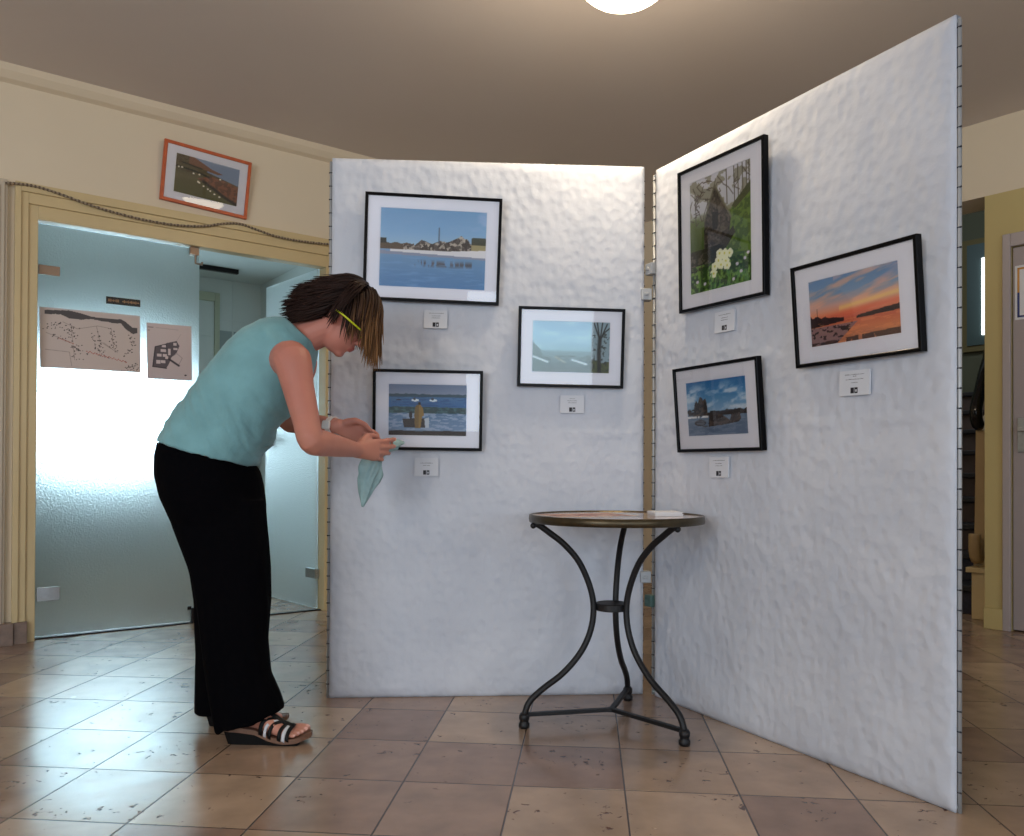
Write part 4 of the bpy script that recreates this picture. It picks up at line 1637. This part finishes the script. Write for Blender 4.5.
tube(bm, [H(.080, -.074, -.018), H(.089, -.074, 0), H(.080, -.074, .018)], [.004, .0075, .004], 10, round_ends=True)

# ---- arms
RS, RE, RW = P(292, 361, 2.455), P(311, 441, 2.38), P(357, 450, 2.63)
LS, LE, LW_ = P(300, 364, 2.775), P(288, 421, 2.93), P(338, 426, 2.80)


def arm(S0, E, W):
    tube(bm, smooth_path([S0 + (S0 - E) * 0.03 + Vector((-.03, (D0 - S0.y) * .25, .0)), S0, S0.lerp(E, .35), S0.lerp(E, .75), E, E.lerp(W, .25), E.lerp(W, .6), W], 4),
         None or [0.058 - 0.0 * i for i in range(1)] * 1 if False else arm_r, 16, round_ends=True)


def interp_r(vals, n):
    xs_ = np.linspace(0, 1, len(vals))
    return [float(v) for v in np.interp(np.linspace(0, 1, n), xs_, vals)]


arm_r = interp_r([.054, .059, .047, .040, .037, .040, .033, .0245], 29)
arm(RS, RE, RW)
arm(LS, LE, LW_)


# ---- hands
NAILS = []


def hand(W, tip, palm_n, spread_up, curl, side, size=1.0):
    """palm from the wrist W towards tip; palm_n is where the palm faces, spread_up points to the thumb side"""
    h = (tip - W).normalized()
    up = (spread_up - h * spread_up.dot(h)).normalized()
    pn = h.cross(up)
    if pn.dot(palm_n) < 0:
        pn = -pn
    # palm
    secs = []
    for t_, wd, th, dn in ((-.01, .025, .020, 0), (.015, .029, .0185, 0), (.04, .033, .0165, .002), (.062, .037, .0150, .003), (.082, .036, .0125, .004)):
        secs.append((W + h * t_ * size + pn * dn, up * wd * size, pn * th * size))
    loft(bm, secs, 18, 2.6)
    lens = [(.045, .029, .024), (.050, .032, .025), (.047, .030, .024), (.038, .024, .022)]
    rr = (.0092, .0095, .0090, .0080)
    for k in range(4):
        off = (.0275 - .0183 * k) * size
        p = W + h * (.080 - (.000, -.004, .0, .008)[k]) * size + up * off + pn * .003
        d = (h + up * (.10 - .07 * k)).normalized()
        pts, rad = [p - d * .02, p], [rr[k], rr[k] * 1.08]
        a = 0
        for j in range(3):
            a += curl[k][j]
            axis_d = (d * math.cos(R(a)) + pn * math.sin(R(a))).normalized()
            p2 = p + axis_d * lens[k][j] * size
            pts += [p.lerp(p2, .5), p2]
            rad += [rr[k] * (.93 - .06 * j), rr[k] * (.97 - .1 * j)]
            p = p2
        NAILS.append((p - pn.lerp(axis_d, .2) * rr[k] * .7, .006))
        tube(bm, pts, [x * size for x in rad], 10, round_ends=True)
    # thumb leaves the side of the palm
    p0 = W + h * .022 * size + up * .022 * size + pn * .006
    p1 = W + h * .050 * size + up * .046 * size + pn * .018
    p2 = W + h * .082 * size + up * .047 * size + pn * .030
    p3 = W + h * .106 * size + up * .036 * size + pn * .036
    tube(bm, [p0, p1, (p1 + p2) / 2, p2, p3], [.0165 * size, .0125 * size, .0105 * size, .0105 * size, .0085 * size], 12, round_ends=True)
    return h, up, pn


RT_ = P(392, 450, 2.72)
rh = hand(RW, RT_, Vector((0, 1, -.1)), Vector((.15, .1, 1)), [(8, 16, 12), (12, 20, 14), (18, 24, 16), (24, 28, 18)], 1, 1.0)
LT_ = P(370, 438, 2.83)
lh = hand(LW_, LT_, Vector((.0, -.75, -.5)), Vector((.1, -.3, 1)), [(25, 35, 25), (30, 38, 28), (34, 40, 28), (38, 42, 30)], -1, 0.97)


# ---- legs and feet
def leg(hip, knee, ank):
    tube(bm, smooth_path([hip, hip.lerp(knee, .5), knee, knee.lerp(ank, .4), ank], 4), interp_r([.085, .07, .052, .05, .036], 17), 16, round_ends=True)


YR, YL = 2.525, 2.70
HR = Vector((-.884, YR, 0))        # heel end of the near sandal
HL = Vector((-1.005, YL, 0))
ankR, ankL = HR + Vector((.065, 0, .125)), HL + Vector((.065, 0, .125))
leg(P(212, 488, 2.55) , P(236, 602, 2.55), ankR)
leg(P(212, 488, 2.68), P(226, 600, 2.69), ankL)
SOLE_TOP = [(0.0, .052), (.05, .052), (.1, .045), (.145, .027), (.19, .019), (.235, .022), (.265, .032)]


def sole_z(x):
    return float(np.interp(x, [a for a, _ in SOLE_TOP], [b for _, b in SOLE_TOP]))


TOES = []


def foot(Hp, inner):
    """inner = +1 when the big toe lies on the +y side"""
    secs = []
    for x, top, wd in ((.008, .050, .020), (.03, .085, .029), (.065, .10, .032), (.10, .085, .033), (.14, .062, .037), (.18, .042, .042), (.205, .030, .041)):
        z0 = sole_z(x) - .002
        secs.append((Hp + Vector((x, 0, z0 + top / 2)), Vector((0, wd, 0)), Vector((0, 0, top / 2))))
    loft(bm, secs, 18, 2.3)
    tube(bm, [Hp + Vector((.04, 0, .10)), ankR - HR + Hp], [.038, .037], 14, round_ends=True)
    for k in range(5):
        y = inner * (.030 - .0155 * k)
        r_ = (.0125, .0092, .0088, .0084, .0078)[k]
        x1 = (.247, .243, .236, .228, .219)[k]
        z = sole_z(x1 - .02) + r_ * .9
        pts = [Hp + Vector((.185, y * .9, sole_z(.185) + .016)), Hp + Vector((x1 - .022, y, z + .005)), Hp + Vector((x1, y, sole_z(x1) + r_ * .8))]
        tube(bm, pts, [r_ * 1.05, r_, r_ * .9], 10, round_ends=True)
        TOES.append((Hp + Vector((x1 + .004, y, sole_z(x1) + r_ * 1.5)), r_ * .8))


foot(HR, 1)
foot(HL, -1)
me = remesh(bm, 'body', 0.0042, 5, 0.5)
# skin colours by place
nv = len(me.vertices)
co = np.empty(nv * 3)
me.vertices.foreach_get('co', co)
co = co.reshape(-1, 3)
skin = np.array(srgb((198, 138, 118)))
colr = np.tile(skin, (nv, 1))
nz_ = fbm(co[:, 0] * 18 + co[:, 1] * 7, co[:, 2] * 18 + co[:, 1] * 9, 5)
colr *= (0.92 + 0.16 * nz_)[:, None]


def tint(c, r_, rgb, a=1.0):
    d = np.linalg.norm(co - np.array(c), axis=1)
    w_ = np.clip((r_ - d) / (r_ * .35), 0, 1)[:, None] * a
    colr[:] = colr * (1 - w_) + np.array(srgb(rgb)) * w_


upper = np.clip((co[:, 2] - EYE) / .2, 0, 1)[:, None]
colr[:] = colr * (1 - .35 * upper) + np.array(srgb((168, 92, 90))) * .35 * upper
for sd in (-.016, -.008, 0, .008, .016):
    tint(H(.095, -.064, sd), .0085, (160, 78, 74), .5)
    tint(H(.092, -.074, sd * .9), .0085, (160, 78, 74), .5)
for sd in (-1, 1):
    tint(H(.083, .002, sd * .031), .0085, (232, 226, 220))
    tint(H(.086, .000, sd * .031), .0045, (50, 36, 28))
    for k in range(5):
        tint(H(.090 - .004 * k, .024 + .003 * math.sin(k), sd * (.014 + .009 * k)), .006, (72, 46, 34), .9)
for c, r_ in NAILS:
    tint(c, r_, (226, 168, 156), .8)
for c, r_ in TOES:
    tint(c, r_, (236, 190, 180), .9)
a = me.color_attributes.new('Col', 'FLOAT_COLOR', 'POINT')
cc = np.ones((nv, 4))
cc[:, :3] = colr
a.data.foreach_set('color', cc.ravel())
child_mesh('body', me, M['skin'])

# ---- tank top
bm = bmesh.new()
loft(bm, [sec(a_, b_, y, D0) for a_, b_, y in TORSO], 40, 2.25)
me = remesh(bm, 'tank_top', 0.006, 4)
nv = len(me.vertices)
co = np.empty(nv * 3)
me.vertices.foreach_get('co', co)
co = co.reshape(-1, 3)
no = np.empty(nv * 3)
me.vertices.foreach_get('normal', no)
no = no.reshape(-1, 3)
ax = (P(290, 360, D0) - P(206, 452, D0)).normalized()
al = (co - np.array(P(206, 452, D0))) @ np.array(ax)
per = co @ np.array((ax.z, 0, -ax.x))
fold = (fbm(al * 26 + per * 10, per * 4 + co[:, 1] * 7, 4) - .5) * .034 * np.clip(1 - np.abs(al - .12) / .22, .15, 1)
co += no * fold[:, None]
me.vertices.foreach_set('co', co.ravel())
child_mesh('tank_top', me, M['shirt'])

# ---- trousers
bm = bmesh.new()
loft(bm, [sec(a_, b_, y, D0) for a_, b_, y in [((159, 441), (251, 466), .172), ((156, 455), (255, 473), .178), ((156, 475), (258, 487), .183), ((161, 496), (260, 504), .180), ((170, 518), (261, 522), .16), ((184, 540), (256, 542), .10)]], 36, 2.4)


def tleg(rows):
    loft(bm, [sec(a_, b_, y, d) for a_, b_, y, d in rows], 28, 2.3)


tleg([((163, 496), (263, 500), .09, 2.555), ((172, 525), (265.5, 528), .094, 2.55), ((189, 566), (269, 566), .088, 2.55), ((197, 598), (270, 598), .085, 2.55), ((203, 640), (267, 640), .085, 2.55),
      ((209, 676), (270, 674), .09, 2.55), ((214, 705), (279, 694), .096, 2.55), ((219, 730), (283.5, 708), .10, 2.55)])
tleg([((163, 496), (258, 500), .09, 2.665), ((174, 525), (262, 528), .09, 2.675), ((191, 566), (263, 566), .085, 2.69), ((196.5, 600), (260, 600), .083, 2.70), ((199, 650), (256, 650), .085, 2.70),
      ((198, 690), (258, 690), .09, 2.70), ((197.5, 711), (262, 706), .09, 2.70)])
me = remesh(bm, 'trousers', 0.007, 5)
nv = len(me.vertices)
co = np.empty(nv * 3)
me.vertices.foreach_get('co', co)
co = co.reshape(-1, 3)
no = np.empty(nv * 3)
me.vertices.foreach_get('normal', no)
no = no.reshape(-1, 3)
fold = (fbm(co[:, 0] * 22 + co[:, 2] * 3, co[:, 1] * 22 + co[:, 2] * 2, 8, 2) - .5) * .018 * np.clip((.85 - co[:, 2]) / .5, 0, 1)
co += no * fold[:, None]
me.vertices.foreach_set('co', co.ravel())
child_mesh('trousers', me, M['trousers'])


# ---- sandals
def sandal(Hp, inner):
    so = empty('sandal', Vector((0, 0, 0)))
    so.parent = wm
    so.matrix_world = Matrix.Translation(Hp)
    so.matrix_basis = Matrix.Translation(Hp - ROOT)

    def piece(name, b, m, smooth=True, bevel=0):
        return obj(name, b, m, so, smooth=smooth, bevel=bevel)
    b = bmesh.new()
    xs_ = np.linspace(-.004, .268, 22)
    rings_ = []
    for x in xs_:
        t_ = (x + .004) / .272
        wd = float(np.interp(t_, [0, .06, .2, .4, .65, .82, .93, 1], [.012, .028, .034, .034, .045, .046, .034, .012]))
        zt_ = sole_z(max(0, x))
        th = .0135
        rings_.append([b.verts.new((x, y_, z_)) for y_, z_ in ((-wd, zt_ + .002), (-wd * .9, zt_), (wd * .9, zt_), (wd, zt_ + .002), (wd, zt_ - th), (-wd, zt_ - th))])
    for i in range(len(rings_) - 1):
        for k in range(6):
            b.faces.new((rings_[i][k], rings_[i][(k + 1) % 6], rings_[i + 1][(k + 1) % 6], rings_[i + 1][k]))
    b.faces.new(rings_[0])
    b.faces.new(rings_[-1][::-1])
    piece('sole', b, M['sole_brown'], False, 0.003)
    b = bmesh.new()
    rings_ = []
    for x in np.linspace(.004, .15, 10):
        wd = float(np.interp(x, [0, .02, .06, .15], [.02, .028, .032, .033]))
        zt_ = sole_z(x) - .0145
        x2 = x + .012 * (1 - x / .15)
        rings_.append([b.verts.new(q) for q in ((x, -wd, zt_), (x, wd, zt_), (x2, wd * .94, 0), (x2, -wd * .94, 0))])
    for i in range(len(rings_) - 1):
        for k in range(4):
            b.faces.new((rings_[i][k], rings_[i][(k + 1) % 4], rings_[i + 1][(k + 1) % 4], rings_[i + 1][k]))
    b.faces.new(rings_[0])
    b.faces.new(rings_[-1][::-1])
    piece('heel', b, M['heel_black'], False)
    b = bmesh.new()
    rings_ = []
    for x in np.linspace(.14, .235, 8):
        wd = float(np.interp(x, [.14, .19, .235], [.034, .042, .040]))
        zt_ = sole_z(x) - .0145
        z0 = max(0.0, zt_ - .006) if x > .21 else 0.0
        rings_.append([b.verts.new(q) for q in ((x, -wd, zt_ + .001), (x, wd, zt_ + .001), (x, wd * .97, z0), (x, -wd * .97, z0))])
    for i in range(len(rings_) - 1):
        for k in range(4):
            b.faces.new((rings_[i][k], rings_[i][(k + 1) % 4], rings_[i + 1][(k + 1) % 4], rings_[i + 1][k]))
    b.faces.new(rings_[0])
    b.faces.new(rings_[-1][::-1])
    piece('outsole', b, M['heel_black'], False)

    def foot_top(x):
        return float(np.interp(x, [.10, .14, .18, .205, .23], [.085, .062, .043, .033, .026])) + sole_z(x)

    def strap(x_mid, x_side, wd, m, lift=.003, name='strap'):
        b_ = bmesh.new()
        N = 22
        hwid = .042
        ra = []
        for i in range(N + 1):
            t_ = math.pi * i / N
            k_ = abs(math.cos(t_))
            x = x_mid + (x_side - x_mid) * k_ ** 1.4
            ww = float(np.interp(x, [.1, .14, .18, .22], [.036, .040, .0455, .0455]))
            zz_ = sole_z(x) - .004 + (foot_top(x) + lift - sole_z(x)) * math.sin(t_) ** .75
            yy = -math.cos(t_) * ww
            ra.append((x, yy, zz_))
        tp = [Vector(q) for q in ra]
        f_ = []
        for q in tp:
            f_.append((b_.verts.new(q + Vector((-wd / 2, 0, wd * .25))), b_.verts.new(q + Vector((wd / 2, 0, -wd * .25)))))
        for i in range(N):
            b_.faces.new((f_[i][0], f_[i + 1][0], f_[i + 1][1], f_[i][1]))
        o_ = piece(name, b_, m)
        md = o_.modifiers.new('Solid', 'SOLIDIFY')
        md.thickness = .003
        md.offset = 1
        return o_
    strap(.166, .120, .011, M['strap_black'])
    tag(strap(.174, .134, .008, M['strap_white'], .0015), 'white strap')
    strap(.180, .148, .010, M['strap_black'])
    strap(.194, .178, .010, M['strap_black'])
    tag(strap(.203, .191, .010, M['strap_white'], .0015), 'white strap')
    strap(.211, .203, .010, M['strap_black'])
    b = bmesh.new()
    rows = []
    for x in np.linspace(.128, .215, 9):
        z_ = foot_top(x) + .006
        rows.append([b.verts.new((x, y_, z_ - abs(y_) * .35)) for y_ in (-.013, 0, .013)])
    for i in range(8):
        for k in range(2):
            b.faces.new((rows[i][k], rows[i][k + 1], rows[i + 1][k + 1], rows[i + 1][k]))
    o_ = piece('instep_strap', b, M['strap_black'])
    md = o_.modifiers.new('Solid', 'SOLIDIFY')
    md.thickness = .004
    return so


sandal(HR, 1)
sandal(HL, -1)

# ---- hair: a short bob hanging forward
bm = bmesh.new()
hv = []        # colours per vertex
rnd = random.Random(5)
# under layer
nb_v = len(bm.verts)
ell(bm, H(-.020, .040), (g * .100 * HS, s_ * .083 * HS, u * .106 * HS), 28, 18)
bm.verts.ensure_lookup_table()
for v in list(bm.verts):
    q = v.co - C
    f_, u_ = q.dot(g) / HS, q.dot(u) / HS
    # keep the under layer off the face and nape
    if f_ > .055 and u_ < .07:
        v.co = v.co - g * (f_ - .055) * HS - u * 0
    hv.append((.016, .008, .006))
DARK, MID, TIP = np.array(srgb((30, 18, 16))), np.array(srgb((58, 36, 28))), np.array(srgb((178, 130, 82)))
cen = H(-.014, .032)
A_, B_, U_ = .105 * HS, .084 * HS, .112 * HS


def pushout(p, lay):
    q = p - cen
    f_, sd, u_ = q.dot(g), q.dot(s_), q.dot(u)
    k_ = math.sqrt((f_ / (A_ + lay)) ** 2 + (sd / (B_ + lay)) ** 2 + (u_ / (U_ + lay)) ** 2)
    if k_ < 1:
        p = cen + q / max(k_, .2)
    return p


crown = H(.0, .137)
down = Vector((0, 0, -1))
count = 0
while count < 2200:
    th = rnd.uniform(0, 2 * math.pi)
    zz = rnd.uniform(-.72, 1)
    rr_ = math.sqrt(1 - zz * zz)
    fr, sr, ur = rr_ * math.cos(th), rr_ * math.sin(th), zz
    if fr > .30 and ur < .60 - .0:
        continue
    if fr > -.25 and ur < .02 + .25 * max(fr, 0):
        continue
    p = cen + g * fr * A_ + s_ * sr * B_ + u * ur * U_
    lay = rnd.uniform(.0, .012)
    front = max(0, min(1, (fr + .05) / .5))
    side = abs(sr)
    back = max(0, -fr)
    Lh = .060 + .055 * back + .115 * front * (1.0 - .35 * side) + rnd.uniform(-.012, .018) + .035 * max(ur, 0)
    N = 10
    pts = [p]
    n0 = (g * fr / A_ + s_ * sr / B_ + u * ur / U_).normalized()
    comb = (-u * 1.0 + s_ * (.55 if sr > 0 else -.55) * (1 - side) + g * (.55 if fr > .1 else -.75 if fr < -.1 else -.1)).normalized()
    jit = Vector((rnd.gauss(0, .08), rnd.gauss(0, .08), rnd.gauss(0, .08)))
    for i in range(N):
        t_ = i / N
        gr = (.15 + .9 * t_) * (.35 + .75 * front) if fr > -.1 else .10
        n_ = (pts[-1] - cen).normalized()
        d_ = comb * (1 - .5 * t_ * front) + down * gr + jit * (.4 + t_)
        if n_.dot(d_) < 0 and i < 7:
            d_ = d_ - n_ * n_.dot(d_)
        if back > .3 and t_ > .6:
            d_ = d_ + Vector((-.22, 0, .05))
        if d_.length < 1e-4:
            d_ = down
        q = pts[-1] + d_.normalized() * Lh / N
        pts.append(pushout(q, lay))
    w0 = rnd.uniform(.0022, .0036)
    rad = [w0 * (1 - .25 * (i / N)) if i < N - 2 else w0 * (.55 if i == N - 2 else .4 if i == N - 1 else .12) for i in range(N + 1)]
    n_before = len(bm.verts)
    tube(bm, pts, rad, 4)
    lite = np.clip(front * 1.5 - .75 + .35 * (lay > .008), 0, 1) * rnd.uniform(.3, 1)
    sh = rnd.uniform(.75, 1.25)
    for i in range(N + 1):
        t_ = i / N
        base = DARK * (1 - .5 * t_) + MID * .5 * t_
        c_ = base * (1 - lite * (.15 + .75 * t_)) + TIP * lite * (.15 + .75 * t_)
        hv.extend([tuple(c_ * sh)] * 4)
    count += 1
me = bpy.data.meshes.new('hair')
bm.verts.ensure_lookup_table()
bmesh.ops.recalc_face_normals(bm, faces=bm.faces)
bm.to_mesh(me)
bm.free()
a = me.color_attributes.new('Col', 'FLOAT_COLOR', 'POINT')
cc = np.ones((len(me.vertices), 4))
cc[:, :3] = np.array(hv)[:len(me.vertices)]
a.data.foreach_set('color', cc.ravel())
for p_ in me.polygons:
    p_.use_smooth = True
child_mesh('hair', me, M['hair'])

# ---- glasses
bm = bmesh.new()
for sd in (-1, 1):
    tube(bm, [H(-.012, .004, sd * .100), H(.02, .007, sd * .104), H(.084, .006, sd * .098)], .0030, 8)
    pts = [H(.094 + .006 * math.cos(t_) * 0, .004 + .019 * math.sin(t_), sd * (.034 + .026 * math.cos(t_))) for t_ in np.linspace(0, 2 * math.pi, 25)]
    tube(bm, pts, .0020, 8)
    tube(bm, [H(.084, .006, sd * .098), H(.092, .006, sd * .080), H(.094, .006, sd * .060)], .0026, 8)
tube(bm, [H(.094, .008, -.009), H(.097, .010, 0), H(.094, .008, .009)], .002, 8)
gl_ = child_bm('glasses', bm, M['lime'])

# ---- wristwatch on the far arm
wd = (LW_ - LE).normalized()
wc = LE.lerp(LW_, .90)
side1 = wd.cross(Vector((0, 1, 0))).normalized()
side2 = wd.cross(side1).normalized()
bm = bmesh.new()
rings = []
N = 28
for k in range(N):
    t_ = 2 * math.pi * k / N
    o_ = side1 * math.cos(t_) + side2 * math.sin(t_)
    rings.append([bm.verts.new(wc + o_ * r_ + wd * h_) for r_, h_ in ((.0275, -.010), (.0315, -.010), (.0315, .010), (.0275, .010))])
for k in range(N):
    a_, b_ = rings[k], rings[(k + 1) % N]
    for j in range(4):
        bm.faces.new((a_[j], a_[(j + 1) % 4], b_[(j + 1) % 4], b_[j]))
wt = child_bm('wristwatch', bm, M['watch_white'], smooth=False)
bm = bmesh.new()
toc = (CAM - wc)
toc = (toc - wd * toc.dot(wd)).normalized()
cr_ = wd.cross(toc)
secs = [(wc + toc * .029, wd * .017, cr_ * .015), (wc + toc * .036, wd * .017, cr_ * .015), (wc + toc * .037, wd * .015, cr_ * .013)]
loft(bm, secs, 20, 4)
child_bm('watch_case', bm, M['watch_white'], smooth=False, parent=wt)

# ---- the cleaning cloth
bm = bmesh.new()
nu, nv_ = 40, 30
pathc = smooth_path([P(395, 440, 2.87), P(391, 445, 2.83), P(381, 453, 2.77), P(373, 463, 2.755), P(369, 474, 2.755), P(366, 488, 2.755), P(362.5, 507, 2.755)], 6)
nn = len(pathc)
radp = interp_r([.012, .034, .017, .016, .029, .034, .030, .020, .003], nn)
rings = []
for i, p in enumerate(pathc):
    t_ = i / (nn - 1)
    tn = (pathc[min(nn - 1, i + 1)] - pathc[max(0, i - 1)]).normalized()
    ax1 = (Vector((1, 0, 0)) - tn * tn.x).normalized()
    ax2 = tn.cross(ax1)
    rg = []
    for k in range(nu):
        ph = 2 * math.pi * k / nu
        rp = radp[i] * (1 + .20 * math.sin(5 * ph + 3 * t_) + .12 * math.sin(9 * ph - 7 * t_) + .10 * math.sin(3 * ph + 11 * t_))
        rg.append(bm.verts.new(p + ax1 * math.cos(ph) * rp * 1.05 + ax2 * math.sin(ph) * rp * .6))
    rings.append(rg)
for i in range(nn - 1):
    for k in range(nu):
        bm.faces.new((rings[i][k], rings[i][(k + 1) % nu], rings[i + 1][(k + 1) % nu], rings[i + 1][k]))
bm.faces.new(rings[0])
bm.faces.new(rings[-1][::-1])
tag(obj('cleaning_cloth', bm, M['cloth'], smooth=True), 'pale teal crumpled cloth hanging from the woman\'s hands', 'cloth')

# ================================================================== LIGHT
def area(name, loc, target, sx_, sy_, power, c):
    l = bpy.data.lights.new(name, 'AREA')
    l.shape = 'RECTANGLE'
    l.size, l.size_y = sx_, sy_
    l.energy = power
    l.color = c
    o = bpy.data.objects.new(name, l)
    col.objects.link(o)
    o.location = loc
    o.rotation_euler = (Vector(target) - Vector(loc)).to_track_quat('-Z', 'Y').to_euler()
    return o


COOL = (0.72, 0.86, 1.0)
for (a, b, c, d), pw in zip(wins, (95, 36, 34)):
    area('window_daylight', ((a + b) / 2, -3.28, (c + d) / 2), ((a + b) / 2, 0, (c + d) / 2 - 0.1), b - a, d - c, pw, COOL)
l = bpy.data.lights.new('lamp_bulb', 'POINT')
l.energy = 21
l.color = (1.0, 0.80, 0.56)
l.shadow_soft_size = 0.06
o = bpy.data.objects.new('lamp_bulb', l)
col.objects.link(o)
o.location = (LX, LY, LZ - 0.07)
# unseen fill light added to brighten the ceiling, left of the viewer
l = bpy.data.lights.new('ceiling_fill', 'POINT')
l.energy = 48
l.color = (1.0, 0.82, 0.60)
l.shadow_soft_size = 0.15
o = bpy.data.objects.new('ceiling_fill', l)
col.objects.link(o)
o.location = (-1.8, -1.0, 2.25)
# daylight in the vestibule
vb = WL @ Vector((0.73, VB - 0.05, 1.3))
vt = WL @ Vector((0.7, 0, 1.0))
area('vestibule_daylight', vb, vt, 0.9, 0.7, 12, (0.66, 0.90, 1.0))
# unseen fill added in the stairwell to brighten the balustrade
sl = WR @ Vector((-0.75, 1.0, 3.5))
l = bpy.data.lights.new('stair_fill', 'POINT')
l.energy = 30
l.color = (0.9, 0.95, 1.0)
l.shadow_soft_size = 0.2
o = bpy.data.objects.new('stair_fill', l)
col.objects.link(o)
o.location = sl

w = bpy.data.worlds.new('World')
scene.world = w
w.use_nodes = True
bg = w.node_tree.nodes['Background']
bg.inputs['Color'].default_value = (0.75, 0.88, 1.0, 1)
bg.inputs['Strength'].default_value = 1.2

# ================================================================== CAMERA
cd = bpy.data.cameras.new('Camera')
cd.sensor_fit = 'HORIZONTAL'
cd.sensor_width = 36
cd.lens = F_PX / 1024 * 36
cd.shift_y = (PY - 418) / 1024
cd.clip_start = 0.05
cam = bpy.data.objects.new('Camera', cd)
col.objects.link(cam)
cam.location = CAM
cam.rotation_euler = (CROT @ Matrix.Rotation(R(90), 3, 'X')).to_euler()
scene.camera = cam

scene.view_settings.view_transform = 'Standard'
scene.view_settings.look = 'None'
scene.view_settings.exposure = 0.0
scene.cycles.use_denoising = True
scene.cycles.max_bounces = 10
scene.cycles.transmission_bounces = 8
scene.cycles.transparent_max_bounces = 12
scene.cycles.diffuse_bounces = 5
scene.cycles.glossy_bounces = 5
scene.cycles.sample_clamp_indirect = 6
scene.cycles.blur_glossy = 0.5
